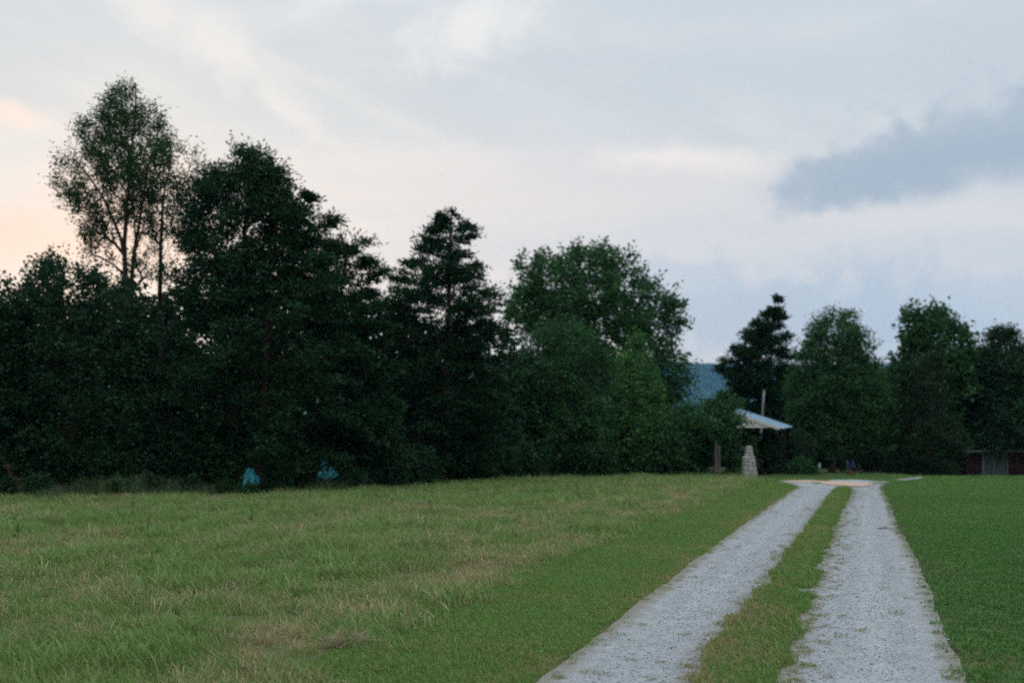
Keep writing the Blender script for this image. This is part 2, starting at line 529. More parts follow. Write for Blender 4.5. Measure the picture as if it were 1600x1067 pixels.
def H(x, y):
    """ground height"""
    x = np.asarray(x, float); y = np.asarray(y, float)
    off = np.maximum(XL(y) - x, x - XR(y))
    k = sstep(off, .3, 3.0) * sstep(y, 2, 8)
    left = sstep(XV(y) - x, 0, 1.5)
    h = k * ((fbm(x * .35 + 5, y * .35, 3) - .5) * .16 * (.25 + .75 * left) + (fbm(x * 1.7, y * 1.7, 2) - .5) * .13 * left)
    # beyond the lawn the ground falls away towards the shed
    fall = sstep(y, 68, 82) * sstep(col_of(x, y), 1400, 1500)
    h = h - 1.35 * fall
    h = h - 9.0 * sstep(y, 120, 500) * np.ones_like(x)
    return h

def build_ground():
    xs = np.concatenate([[-9000, -5000, -2500, -1200, -600, -300, -150, -90], np.arange(-60, 60.01, .5), [90, 150, 300, 600, 1200, 2500, 6000, 9000]])
    ys = np.concatenate([[-600, -200, -60, -20, -8, -3], np.arange(0, 100.01, .5), [105, 112, 120, 140, 170, 210, 270, 350, 500, 800, 1300, 2500, 6000, 9000]])
    X, Y = np.meshgrid(xs, ys)
    Z = H(X, Y)
    V = np.stack([X, Y, Z], -1).reshape(-1, 3)
    nx = len(xs)
    i = np.arange(len(ys) - 1)[:, None] * nx + np.arange(nx - 1)[None]
    F = np.stack([i, i + 1, i + nx + 1, i + nx], -1).reshape(-1, 4)
    link('ground', new_mesh('ground', V, F, True), M['ground'], kind='structure', label='grassy ground running from the meadow to the hills')
build_ground()

def strip_mesh(name, ys, xa, xb, n, z, jit, fr=1.3):
    """sheet between two edges with uneven borders"""
    A = xa + (fbm(ys * fr, ys * 0 + 3.3, 3) - .5) * jit
    B = xb + (fbm(ys * fr, ys * 0 + 8.7, 3) - .5) * jit
    t = np.linspace(0, 1, n)
    X = A[:, None] * (1 - t) + B[:, None] * t
    Y = np.repeat(ys[:, None], n, 1)
    V = np.stack([X, Y, z(X, Y)], -1).reshape(-1, 3)
    i = np.arange(len(ys) - 1)[:, None] * n + np.arange(n - 1)[None]
    F = np.stack([i, i + 1, i + n + 1, i + n], -1).reshape(-1, 4)
    return new_mesh(name, V, F, True)
ys = np.concatenate([np.arange(2, 56, .2), np.arange(56, ROAD_END, .1)])
link('gravel_drive', strip_mesh('gravel_drive', ys, XL(ys), XR(ys), 44, lambda X, Y: H(X, Y) * 0 + .014 - .02 * np.abs(np.sin((X - XL(Y)) / np.maximum(XR(Y) - XL(Y), .1) * math.pi * 2)) * sstep(Y, 4, 8) * sstep(57 - Y, 0, 4) + .006, .12),
     M['gravel'], kind='structure', label='pale gravel drive with two wheel tracks')
_me = bpy.data.objects['gravel_drive'].data
_co = np.zeros(len(_me.vertices) * 3, np.float32); _me.vertices.foreach_get('co', _co); _co = _co.reshape(-1, 3)
_x, _y = _co[:, 0], _co[:, 1]
_e = np.minimum(_x - XL(_y), XR(_y) - _x)
_e = np.where(_y < STRIP_END, np.minimum(_e, np.maximum(SL(_y) - _x, _x - SR(_y))), _e)
attr(_me, 'edge', np.maximum(_e, 0), 'POINT')
# the spur bending off behind the lawn
a0, a1 = G(1385, 754), G(1398, 750.5)
b0, b1 = G(1442, 747.6), G(1438, 745.8)
t = np.linspace(0, 1, 14)
lo = a0[None] * (1 - t[:, None]) + b0[None] * t[:, None]
hi = a1[None] * (1 - t[:, None]) + b1[None] * t[:, None]
V = np.concatenate([lo, hi]); V[:, 2] = .028
F = np.array([(i, i + 1, 14 + i + 1, 14 + i) for i in range(13)])
link('gravel_spur', new_mesh('gravel_spur', V, F), M['gravel'], kind='structure', label='narrow gravel track branching off behind the mown lawn')
# tan dirt worn through where the tracks meet
def blob(name, pts, z, mat, label, n=60):
    P0 = np.array([G(a, c)[:2] for a, c in pts])
    out = []
    for i in range(len(P0)):
        p, q = P0[i], P0[(i + 1) % len(P0)]
        for s in np.linspace(0, 1, 7)[:-1]:
            w = p * (1 - s) + q * s
            out.append(w + (rng.random(2) - .5) * (.12, .5))
    out = np.array(out)
    bm = bmesh.new()
    bm.faces.new([bm.verts.new((x, y, z)) for x, y in out])
    bmesh.ops.triangulate(bm, faces=bm.faces[:])
    me = bpy.data.meshes.new(name); bm.to_mesh(me); bm.free()
    return link(name, me, mat, kind='structure', label=label)
blob('dirt_patch', [(1222, 751.6), (1262, 751.4), (1300, 752.2), (1340, 755), (1372, 757), (1352, 760), (1340, 761), (1318, 759.5), (1296, 758.4), (1272, 755), (1236, 753.6)], .034, M['dirt'], 'tan bare dirt where the gravel tracks meet')

attr(bpy.data.objects['gravel_spur'].data, 'edge', np.full(28, .3), 'POINT')
ys2 = np.arange(2, STRIP_END - .3, .15)
link('median_soil', strip_mesh('median_soil', ys2, SL(ys2) + .2, SR(ys2) - .2, 6, lambda X, Y: X * 0 + .030, .30, 2.2), M['ground'], kind='structure', label='soil of the grassy strip between the wheel tracks')

# ------------------------------------------------------------------ instanced ground cover (grass, gravel)
def clump_mesh(name, n, spread, hmin, hmax, wid, lean, seed):
    r = np.random.default_rng(seed)
    V = []; F = []; rn = []
    for i in range(n):
        a = r.random() * 2 * math.pi
        q = spread * math.sqrt(r.random())
        base = np.array((q * math.cos(a), q * math.sin(a), -.01))
        d = r.random() * 2 * math.pi
        dirv = np.array((math.cos(d), math.sin(d), 0))
        side = np.array((-math.sin(d), math.cos(d), 0))
        tw = r.random() * math.pi
        side = side * math.cos(tw * .5) + dirv * math.sin(tw * .5)
        h = hmin + (hmax - hmin) * r.random() ** 1.4
        w = wid * (.6 + .8 * r.random())
        l = lean * (.2 + r.random()) * h
        k = len(V)
        for t, ww in ((0, 1.0), (.45, .9), (.8, .55)):
            c = base + dirv * l * t * t + np.array((0, 0, h * t * (1 - .25 * lean * t)))
            V += [c - side * w * ww * .5, c + side * w * ww * .5]
        c = base + dirv * l * 1.05 + np.array((0, 0, h * (1 - .28 * lean)))
        V.append(c)
        F += [(k, k + 1, k + 3, k + 2), (k + 2, k + 3, k + 5, k + 4), (k + 4, k + 5, k + 6, k + 6)]
        rn += [r.random()] * 3
    F = np.array(F)
    me = bpy.data.meshes.new(name)
    fl = [tuple(f) if f[2] != f[3] else (f[0], f[1], f[2]) for f in F.tolist()]
    me.from_pydata([tuple(v) for v in V], [], fl)
    attr(me, 'rnd', rn)
    return me
def rock_mesh(name, seed):
    r = np.random.default_rng(seed)
    bm = bmesh.new()
    bmesh.ops.create_icosphere(bm, subdivisions=1, radius=1)
    for v in bm.verts:
        v.co *= .72 + .5 * r.random()
        v.co.z *= .62
    me = bpy.data.meshes.new(name); bm.to_mesh(me); bm.free()
    return me

def scatter(name, meshes, mat, pts, scale, dry, tone, label, tilt=.18):
    """one object of kind stuff: instances of a few clumps on a cloud of points"""
    src = bpy.data.collections.new(name + '_kinds')
    for me in meshes:
        if not me.materials:
            me.materials.append(mat)
        src.objects.link(bpy.data.objects.new(me.name, me))
    n = len(pts)
    me = new_mesh(name, pts, np.zeros((0, 4), int))
    attr(me, 'size', scale, 'POINT'); attr(me, 'dry', dry, 'POINT'); attr(me, 'tone', tone, 'POINT')
    attr(me, 'turn', rng.random(n) * 6.283, 'POINT')
    attr(me, 'tx', (rng.random(n) - .5) * 2 * tilt, 'POINT'); attr(me, 'ty', (rng.random(n) - .5) * 2 * tilt, 'POINT')
    a = me.attributes.new('pick', 'INT', 'POINT'); a.data.foreach_set('value', rng.integers(0, len(meshes), n).astype(np.int32))
    ob = link(name, me, mat, kind='stuff', label=label)
    ng = bpy.data.node_groups.new(name, 'GeometryNodeTree')
    ng.interface.new_socket('Geometry', in_out='INPUT', socket_type='NodeSocketGeometry')
    ng.interface.new_socket('Geometry', in_out='OUTPUT', socket_type='NodeSocketGeometry')
    N = ng.nodes; Lk = ng.links
    gi = N.new('NodeGroupInput'); go = N.new('NodeGroupOutput')
    def named(nm, t='FLOAT'):
        q = N.new('GeometryNodeInputNamedAttribute'); q.data_type = t; q.inputs[0].default_value = nm
        return next(s for s in q.outputs if s.enabled and s.name == 'Attribute')
    m2p = N.new('GeometryNodeMeshToPoints'); Lk.new(gi.outputs[0], m2p.inputs[0])
    ci = N.new('GeometryNodeCollectionInfo'); ci.inputs[0].default_value = src
    ci.inputs['Separate Children'].default_value = True; ci.inputs['Reset Children'].default_value = True
    iop = N.new('GeometryNodeInstanceOnPoints')
    Lk.new(m2p.outputs[0], iop.inputs['Points']); Lk.new(ci.outputs[0], iop.inputs['Instance'])
    iop.inputs['Pick Instance'].default_value = True
    Lk.new(named('pick', 'INT'), iop.inputs['Instance Index'])
    cx = N.new('ShaderNodeCombineXYZ')
    for i, nm in enumerate(('tx', 'ty', 'turn')):
        Lk.new(named(nm), cx.inputs[i])
    e2r = N.new('FunctionNodeEulerToRotation'); Lk.new(cx.outputs[0], e2r.inputs[0])
    Lk.new(e2r.outputs[0], iop.inputs['Rotation'])
    Lk.new(named('size'), iop.inputs['Scale'])
    Lk.new(iop.outputs[0], go.inputs[0])
    md = ob.modifiers.new('scatter', 'NODES'); md.node_group = ng
    return ob

def sample(n, y0, y1, power, inside):
    """points over the view wedge, denser near the camera"""
    out = []
    got = 0
    while got < n:
        u = rng.random(n)
        y = y0 * (y1 / y0) ** u if power == 0 else (y0 ** power + u * (y1 ** power - y0 ** power)) ** (1 / power)
        half = y * .36 + 4.5
        x = (rng.random(n) * 2 - 1) * half
        w = half / (y1 * .36 + 4.5)
        k = inside(x, y)
        out.append(np.stack([x[k], y[k]], 1)); got += k.sum()
        if not k.any(): break
    return np.concatenate(out)[:n]

def edge_noise(x, y, a=.28):
    return (fbm(x * 2.3 + 40, y * 2.3, 3) - .5) * 2 * a
def in_field(x, y):
    return (x < XV(y) + edge_noise(x, y, .38) + .1) & (y < front(col_of(x, y)) + 1.5)
def in_verge(x, y):
    return (x > XV(y) - .25 + edge_noise(x + 9, y, .35)) & (x < XL(y) + edge_noise(x, y, .18) - .03) & (y < front(col_of(x, y)) + 1.0)
def in_median(x, y):
    e = edge_noise(x, y, .16)
    thin = fbm(x * 3.1, y * .9 + 70, 3)
    return (x > SL(y) + .13 + e) & (x < SR(y) - .12 + edge_noise(x + 31, y, .22)) & (y < STRIP_END) & (thin > .30)
def in_lawn(x, y):
    c = col_of(x, y)
    return (x > XR(y) + edge_noise(x, y, .12)) & (y < front(c) + 1.0) & ~((c > 1374) & (c < 1446) & (y > 58.6 + (c - 1374) / 66 * 4.6) & (y < 63.6 + (c - 1374) / 66 * 3.2))
def in_far_green(x, y):
    c = col_of(x, y)
    e = (fbm(x * .8, y * .3, 3) - .5) * 5.0
    return (c > 1150) & (c < 1385) & (y > ROAD_END - .6 + e) & (y < front(c) + 3) & ~((c > 1385) & (y < 66))

def z_of(p, dz=0.0):
    return np.column_stack([p, H(p[:, 0], p[:, 1]) + dz])

# road axis frame: mowing swaths run along the drive
AX = np.array((math.sin(R(13.6)), math.cos(R(13.6))))
def uv(p):
    return p[:, 0] * AX[1] - p[:, 1] * AX[0], p[:, 0] * AX[0] + p[:, 1] * AX[1]

field_kinds = [clump_mesh('field_tuft', 34, .13, .035, .14, .0065, .7, 100 + i) for i in range(6)] + \
              [clump_mesh('field_tuft', 30, .15, .025, .08, .007, 1.4, 120 + i) for i in range(4)]
short_kinds = [clump_mesh('short_tuft', 40, .11, .02, .075, .0065, .7, 140 + i) for i in range(7)]
lawn_kinds = [clump_mesh('lawn_tuft', 40, .12, .02, .055, .009, .9, 160 + i) for i in range(6)]
tall_kinds = [clump_mesh('tall_tuft', 26, .22, .2, .9, .010, .5, 180 + i) for i in range(6)]

# meadow: cut and drying, brown swaths between green regrowth
p = sample(80000, 7.5, 66, 1.25, in_field)
U_, V_ = uv(p)
sw = fbm(U_ * .75 + 3, V_ * .16, 3)
pat = fbm(p[:, 0] * 1.5, p[:, 1] * .7 + 11, 4)
band = np.sin(U_ * 2 * math.pi / 1.75 + 5 * (fbm(p[:, 0] * .35, p[:, 1] * .2, 2) - .5))
near_edge = np.exp(-np.abs(p[:, 0] - XV(p[:, 1]) + .7) / .55)
dry = np.clip((sw - .40) * 1.5 + (pat - .5) * 2.1 - .01 + near_edge * .42 + .16 * band, .02, .9)
size = (.75 + .6 * rng.random(len(p))) * (.78 + .22 * sstep(p[:, 1], 9, 22)) * (1.12 - .45 * dry) * (.55 + .95 * fbm(p[:, 0] * 1.3 + 90, p[:, 1] * .8, 3))
tone = np.clip(.20 + .8 * fbm(p[:, 0] * .5 + 50, p[:, 1] * .5, 3) - .22 * band + (rng.random(len(p)) - .5) * .5, 0, 1)
bare = fbm(p[:, 0] * 2.2 + 21, p[:, 1] * 1.4, 3) + .05 * band
keep = bare > .355
p, size, dry, tone = p[keep], size[keep] * (.7 + .9 * sstep(bare[keep], .33, .6)), dry[keep], tone[keep]
scatter('meadow_grass', field_kinds, M['grass_field'], z_of(p), size * (1 + p[:, 1] / 160), dry, tone, 'cut meadow grass, green with dry straw-coloured swaths')
# tussocks, dead stalks and flattened straw that roughen the meadow
p = sample(5200, 7.5, 62, 1.15, in_field)
g_ = fbm(p[:, 0] * .7 + 13, p[:, 1] * .5, 3)
p = p[g_ > .40]
scatter('meadow_tussocks', field_kinds[:6], M['grass_field'], z_of(p), 1.25 + .95 * rng.random(len(p)) ** 2, np.clip(.02 + .5 * rng.random(len(p)) ** 4, 0, .6), rng.random(len(p)) ** 2 * .6, 'coarser green tussocks standing in the cut meadow', .3)
p = sample(21000, 7.5, 62, 1.15, in_field)
U_, V_ = uv(p)
row = fbm(U_ * 1.3 + 7, V_ * .12 + 4, 3) + .5 * (fbm(p[:, 0] * 2.1, p[:, 1] * 1.3, 3) - .5)
p = p[row > .53]
scatter('meadow_straw', field_kinds[6:], M['grass_field'], z_of(p, .02), (.7 + .7 * rng.random(len(p))) * (.7 + .5 * sstep(p[:, 1], 9, 24)), .55 + .45 * rng.random(len(p)), rng.random(len(p)), 'dry straw lying in rows over the cut meadow', .55)
# mown verge
p = sample(30000, 7.5, 64, 1.2, in_verge)
ed = np.exp(-np.maximum(XL(p[:, 1]) - p[:, 0], 0) / .22)
dry = np.clip(.05 + .55 * ed * (fbm(p[:, 0] * 2, p[:, 1], 2) > .45) + .45 * (fbm(p[:, 0] * .9, p[:, 1] * .9 + 7, 3) - .5), .02, .8)
size = (.7 + .5 * rng.random(len(p))) * (1 - .35 * ed)
tone = np.clip(.2 + .7 * fbm(p[:, 0] * .7, p[:, 1] * .7 + 20, 3) + (rng.random(len(p)) - .5) * .5, 0, 1)
scatter('verge_grass', short_kinds, M['grass_verge'], z_of(p), size * (1 + p[:, 1] / 150), dry, tone, 'short bright green grass along the gravel drive')
# median between the wheel tracks
p = sample(9000, 7.5, STRIP_END, 1.2, in_median)
wl = (p[:, 0] - SL(p[:, 1])) / (SR(p[:, 1]) - SL(p[:, 1]))
dry = np.clip(.27 - .30 * wl + .9 * (fbm(p[:, 0] * 1.7, p[:, 1] * .7 + 33, 3) - .45) + .65 * np.exp(-np.maximum(wl, 0) * 3) * sstep(p[:, 1], 20, 13), .02, .9)
size = (.65 + .6 * rng.random(len(p))) * (.75 + .5 * np.sin(np.clip(wl, 0, 1) * math.pi))
tone = np.clip(.5 * rng.random(len(p)) + .25 * (1 - wl), 0, 1)
scatter('median_grass', short_kinds, M['grass_verge'], np.column_stack([p, np.full(len(p), .025)]), size * (1 + p[:, 1] / 150), dry, tone, 'strip of grass and weeds between the two wheel tracks')
# stray tufts creeping over the gravel edges
def stray(n, f, s):
    y = 8 + 46 * rng.random(n) ** 1.5
    x = f(y) + s * rng.exponential(.13, n)
    return np.column_stack([x, y])
p = np.vstack([stray(420, SR, 1), stray(120, SL, -1), stray(140, XL, 1), stray(70, XR, -1)])
scatter('stray_tufts', short_kinds, M['grass_verge'], np.column_stack([p, np.full(len(p), .018)]), .35 + .4 * rng.random(len(p)), np.clip(.35 + .5 * (rng.random(len(p)) - .3), 0, .9), rng.random(len(p)) * .5, 'stray tufts of grass creeping onto the gravel')
# lawn beyond the drive
p = sample(30000, 7.5, 70, 1.2, in_lawn)
ed = np.exp(-np.maximum(p[:, 0] - XR(p[:, 1]), 0) / .25)
dry = np.clip(.02 + .5 * ed * (fbm(p[:, 0] * 2, p[:, 1] * .8, 2) > .5) + .25 * (fbm(p[:, 0] * .8, p[:, 1] * .8 + 3, 3) - .55), .0, .7)
tone = np.clip(-.1 + .8 * fbm(p[:, 0] * .4, p[:, 1] * .3 + 20, 3) + .45 * sstep(p[:, 1], 14, 55) + (rng.random(len(p)) - .5) * .3, 0, 1)
scatter('lawn_grass', lawn_kinds, M['grass_lawn'], z_of(p), (.8 + .5 * rng.random(len(p))) * (1 + p[:, 1] / 130), dry, tone, 'closely mown deep green lawn beside the drive')
p = sample(3500, ROAD_END - 1, 74, 1.0, in_far_green)
scatter('yard_grass', lawn_kinds, M['grass_verge'], z_of(p, .012), (1.1 + .6 * rng.random(len(p))), .12 + .2 * rng.random(len(p)), .1 + .4 * rng.random(len(p)), 'grass of the yard beyond the end of the drive')
p = sample(9000, 55, ROAD_END + .5, 1.0, lambda x, y: (x > XL(y) - .2) & (x < XR(y) + .2) & (y > STRIP_END - .5))
k_ = fbm(p[:, 0] * .9 + 3, p[:, 1] * .55 + 2, 3) + .25 * sstep(p[:, 1], 57, 62) > .76
scatter('junction_tufts', short_kinds, M['grass_verge'], np.column_stack([p[k_], np.full(k_.sum(), .03)]), .5 + .5 * rng.random(k_.sum()), .3 * rng.random(k_.sum()), .3 * rng.random(k_.sum()), 'tufts of grass breaking through the gravel at the junction')
# uncut grass along the foot of the trees
def in_tall(x, y):
    c = col_of(x, y); f = front(c)
    wdt = np.interp(c, [-300, 0, 250, 600, 800, 1160], [3.2, 2.8, 1.2, .9, 1.3, .8])
    return (c < 1165) & (y > f - wdt + (fbm(x * .7, y * .7, 3) - .5) * 4) & (fbm(x * 1.1 + 8, y * 1.1, 2) > .36) & (y < f + 2.5)
p = sample(5000, 36, 70, 1.0, in_tall)
scatter('tall_grass', tall_kinds, M['grass_tall'], z_of(p), .25 + 1.3 * fbm(p[:, 0] * .9, p[:, 1] * .9 + 60, 3) * rng.random(len(p)) ** .6 * np.interp(col_of(p[:, 0], p[:, 1]), [0, 600, 1160], [1.0, .8, .55]), np.clip(.15 + .5 * (fbm(p[:, 0] * .7, p[:, 1] * .7, 2) - .3), 0, .7), rng.random(len(p)) * .7, 'uncut grass along the foot of the trees')
# loose stones on the gravel
def in_gravel(x, y):
    return (x > XL(y)) & (x < XR(y)) & ~((x > SL(y)) & (x < SR(y)) & (y < STRIP_END))
p = sample(36000, 7.5, 56, .9, in_gravel)
gz = .008 + .006
sz = 0.005 + .008 * rng.random(len(p)) ** 3
scatter('loose_gravel', [rock_mesh('gravel_stone', 300 + i) for i in range(6)], M['stone'], np.column_stack([p, np.full(len(p), gz) - .3 * sz + .0]), sz, np.zeros(len(p)), np.clip(rng.random(len(p)) ** .8, 0, 1), 'loose pale stones of the gravel drive', .9)
# ------------------------------------------------------------------ trees
def unit(v):
    return v / (np.linalg.norm(v, axis=-1, keepdims=True) + 1e-9)
def leaves_np(c, d, L, W, r):
    """diamond leaves: base c, axis d, length L, width W -> verts, quads"""
    n = len(c)
    rv = unit(r.normal(size=(n, 3)))
    s = unit(np.cross(d, rv))
    nrm = np.cross(s, d)
    L = L[:, None]; W = W[:, None]
    mid = c + d * L * .45 + nrm * L * .06
    V = np.stack([c, mid + s * W * .5, c + d * L, mid - s * W * .5], 1).reshape(-1, 3)
    F = np.arange(n * 4).reshape(n, 4)
    return V, F

def grow(seed, base, trunk_top, rows, D, depth, n_clump, kind, leaf, trunk_r=.14, stems=None, n_leaf=95, bare=None, shell=.35, gap=.0, clump_r=.45, zbias=0.0):
    """branches and leaf sprays inside an outline (rows of picture y, x0, x1) at distance D. Returns (wood verts/faces, leaf verts/faces)"""
    r = np.random.default_rng(seed)
    rows = sorted(rows)
    py = np.array([q[0] for q in rows], float)
    X0 = np.array([P(q[1], q[0], D)[0] for q in rows]); X1 = np.array([P(q[2], q[0], D)[0] for q in rows]); Z = np.array([P(q[1], q[0], D)[2] for q in rows])
    o = np.argsort(Z); Z, X0, X1 = Z[o], X0[o], X1[o]
    zz = np.linspace(Z[0], Z[-1], 200)
    w = np.interp(zz, Z, X1 - X0) ** 1.25 + .12
    w = w * ((1 - zbias) + zbias * 2 * sstep(zz, Z[0], Z[0] * .45 + Z[-1] * .55))
    cdf = np.cumsum(w); cdf /= cdf[-1]
    m = int(n_clump * (1 + gap * 2)) + 20
    z = np.interp(r.random(m), cdf, zz)
    a = r.random(m) * 2 * math.pi
    rad = shell + (1 - shell) * np.sqrt(r.random(m))
    hw = (np.interp(z, Z, X1) - np.interp(z, Z, X0)) / 2
    cx = (np.interp(z, Z, X1) + np.interp(z, Z, X0)) / 2
    hw2 = np.maximum(hw - clump_r * .55, hw * .35)
    z = Z[0] + (z - Z[0]) * (Z[-1] - Z[0] - clump_r * (.7 if kind == 'cedar' else .95)) / (Z[-1] - Z[0])
    C = np.stack([cx + hw2 * rad * np.cos(a), D + hw2 * depth * rad * np.sin(a), z], 1)
    if kind == 'cedar':
        # boughs reach out in loose layers, foliage pads along each
        vol = C[:int(n_clump * .3)].copy()
        vol[:, 0] = cx[:len(vol)] + (vol[:, 0] - cx[:len(vol)]) * .8; vol[:, 1] = D + (vol[:, 1] - D) * .8
        FR = (.16, .36, .56, .74, .88, 1.0)
        nb = int(n_clump * .7) // len(FR) + 1
        wc = np.interp(zz, Z, X1 - X0) + .7; cdf = np.cumsum(wc); cdf /= cdf[-1]
        zb = np.interp((np.arange(nb) + r.random(nb)) / nb, cdf, zz)
        ab = (np.arange(nb) * 2.399 + r.normal(size=nb) * .5)
        lb = .72 + .42 * r.random(nb)
        rise = .10 + .25 * r.random(nb)
        hwb = (np.interp(zb, Z, X1) - np.interp(zb, Z, X0)) / 2; cxb = (np.interp(zb, Z, X1) + np.interp(zb, Z, X0)) / 2
        pads = []
        for f_ in FR:
            L_ = np.maximum(hwb * lb - clump_r * .35, .04) * f_
            pads.append(np.stack([cxb + L_ * np.cos(ab), D + L_ * depth * np.sin(ab), zb - clump_r * .3 + (L_ - hwb * .6) * rise + r.normal(size=nb) * .05], 1))
        C = np.concatenate(pads, 0)
        taper = np.concatenate([np.repeat([1.12 - .5 * f_ for f_ in FR], nb), np.full(len(vol), .95)])
        C = np.concatenate([C, vol], 0)
    if gap and kind != 'cedar':
        nz = fbm(C[:, 0] * .9 + seed, C[:, 2] * .9 + C[:, 1] * .5, 2)
        C = C[nz > np.quantile(nz, gap * .8)]
    C = C[:n_clump] if kind != 'cedar' else C
    cr = clump_r * np.clip((np.interp(C[:, 2], Z, X1) - np.interp(C[:, 2], Z, X0)) / 2 / (clump_r * 2.4), .4, 1.0)
    if kind == 'cedar':
        cr = cr * taper
    # ---- wood: stems, then every spray joins the nearest fitting limb
    stems = stems or [[base, trunk_top]]
    nodes = []; par = []; minr = []
    for st in stems:
        st = [np.array(q, float) for q in st]
        seg = []
        for i in range(len(st) - 1):
            k = max(3, int(np.linalg.norm(st[i + 1] - st[i]) / .45))
            for t in np.linspace(0, 1, k, endpoint=(i == len(st) - 2)):
                seg.append(st[i] * (1 - t) + st[i + 1] * t)
        seg = np.array(seg)
        h = np.linspace(0, 1, len(seg))
        seg[1:-1, :2] += np.cumsum(r.normal(size=(len(seg) - 2, 2)) * .03, 0) * .6
        start = len(nodes)
        for i, q in enumerate(seg):
            nodes.append(q); par.append(-1 if i == 0 else len(nodes) - 2)
            minr.append(trunk_r * (1 - .86 * h[i]) * (1.35 if i == 0 else 1))
    axis_z0 = nodes[0][2]
    dist = np.hypot(C[:, 0] - np.interp(C[:, 2], [base[2], trunk_top[2]], [base[0], trunk_top[0]]), C[:, 1] - base[1])
    order = np.argsort(dist + .05 * C[:, 2])
    slope = {'cedar': .15, 'leafy': .75, 'shrub': .8}[kind]
    nodes = list(nodes)
    for i in order:
        c = C[i]
        A = np.array(nodes)
        d = c - A
        hor = np.hypot(d[:, 0], d[:, 1])
        cost = np.linalg.norm(d, axis=1) + 1.6 * np.maximum(slope * hor - d[:, 2], 0) + .6 * np.maximum(d[:, 2] - 2.2 * hor - .6, 0)
        j = int(np.argmin(cost))
        p0 = A[j]; L = np.linalg.norm(c - p0)
        k = max(2, int(L / .4))
        sag = np.array((0, 0, (.10 if kind == 'leafy' else -.06) * L))
        prev = j
        for t in np.linspace(0, 1, k + 1)[1:]:
            q = p0 * (1 - t) + c * t + sag * math.sin(t * math.pi) + (r.normal(size=3) * .03 * L if t < 1 else 0)
            nodes.append(q); par.append(prev); minr.append(0.0); prev = len(nodes) - 1
    A = np.array(nodes); n = len(A)
    area = np.full(n, 0.0); kids = np.zeros(n, int)
    for i in range(n):
        if par[i] >= 0: kids[par[i]] += 1
    area[kids == 0] = .009 ** 2
    for i in range(n - 1, -1, -1):
        if par[i] >= 0: area[par[i]] += area[i] * 1.02
    rad = np.maximum(np.sqrt(area), np.array(minr))
    rad = np.minimum(rad, trunk_r * 1.4)
    e = np.array([i for i in range(n) if par[i] >= 0]); pe = np.array(par)[e]
    wv, wf = tube_np(A[pe], A[e], np.minimum(rad[pe], rad[e] * 1.35 + .01), rad[e], 5)
    # ---- leaves: short twigs fanning from each spray centre
    ntw = 9
    m = len(C)
    outw = np.stack([C[:, 0] - np.interp(C[:, 2], [base[2], trunk_top[2]], [base[0], trunk_top[0]]), C[:, 1] - base[1], np.zeros(m)], 1)
    outw = unit(outw)
    cs = np.repeat(C, ntw, 0); ow = np.repeat(outw, ntw, 0)
    rv = unit(r.normal(size=(m * ntw, 3)))
    if kind == 'cedar':
        td = unit(ow * .8 + rv * np.array((.9, .9, .28)) + np.array((0, 0, .22)))
        tl = np.repeat(cr, ntw) * (.7 + 1.2 * r.random(m * ntw))
    elif kind == 'leafy':
        td = unit(ow * .5 + rv * .9 + np.array((0, 0, .35)))
        tl = np.repeat(cr, ntw) * (.7 + 1.0 * r.random(m * ntw))
    else:
        td = unit(ow * .4 + rv * .8 + np.array((0, 0, .45)))
        tl = np.repeat(cr, ntw) * (.7 + 1.0 * r.random(m * ntw))
    per = max(3, n_leaf // ntw)
    ts = np.repeat(np.arange(m * ntw), per)
    t = .15 + .85 * r.random(len(ts))
    pos = cs[ts] + td[ts] * (tl[ts] * t)[:, None] + r.normal(size=(len(ts), 3)) * (.16 * clump_r) * (np.array((1, 1, .6)) if kind == 'cedar' else 1)
    if kind == 'cedar':
        pos[:, 2] -= .10 * clump_r * t * t
        ld = unit(td[ts] + unit(r.normal(size=(len(ts), 3))) * .75)
    else:
        ld = unit(td[ts] * .5 + unit(r.normal(size=(len(ts), 3))) * np.array((1, 1, .7)) + np.array((0, 0, -.15)))
    keep = pos[:, 2] > base[2] + .12
    pos, ld = pos[keep], ld[keep]
    L = leaf[0] * (.6 + .8 * r.random(len(pos))); W = leaf[1] * (.7 + .6 * r.random(len(pos)))
    lv, lf = leaves_np(pos, ld, L, W, r)
    shade = np.clip(np.repeat(r.random(m * ntw), per)[keep] * .5 + r.random(len(pos)) * .5, 0, 1)
    return wv, wf, lv, lf, shade

def tree(name, label, category, group, seed, rows, D, foot, top, kind='leafy', mat='leaf_dark', bark='bark', depth=1.0, n=230, leaf=(.15, .085), trunk_r=.16, stems=None, n_leaf=95, shell=.3, gap=.0, clump_r=.5, zbias=0.0):
    gx = P(foot, 700, D)[0]
    gz = float(H(gx, D)) - .08
    base = np.array((gx, D, gz))
    tt = P(top[0], top[1], D)
    st = None
    if stems:
        st = []
        for s in stems:
            st.append([np.array((P(s[0][0], 700, D)[0], D + s[0][2], gz))] + [P(q[0], q[1], D) + np.array((0, q[2], 0)) for q in s[1:]])
    wv, wf, lv, lf, sh = grow(seed, base, tt, rows, D, depth, n, kind, leaf, trunk_r, st, n_leaf, None, shell, gap, clump_r, zbias)
    root = empty(name, tuple(base), label=label, category=category)
    if group: root['group'] = group
    link('trunk' if category != 'shrub' else 'stem', new_mesh(name + '_wood', wv - base, wf, True), M[bark], root)
    me = new_mesh(name + '_leaves', lv - base, lf)
    attr(me, 'rnd', sh)
    link('crown' if category != 'shrub' else 'foliage', me, M[mat], root)
    return root

TW = 'trees along the edge of the meadow'
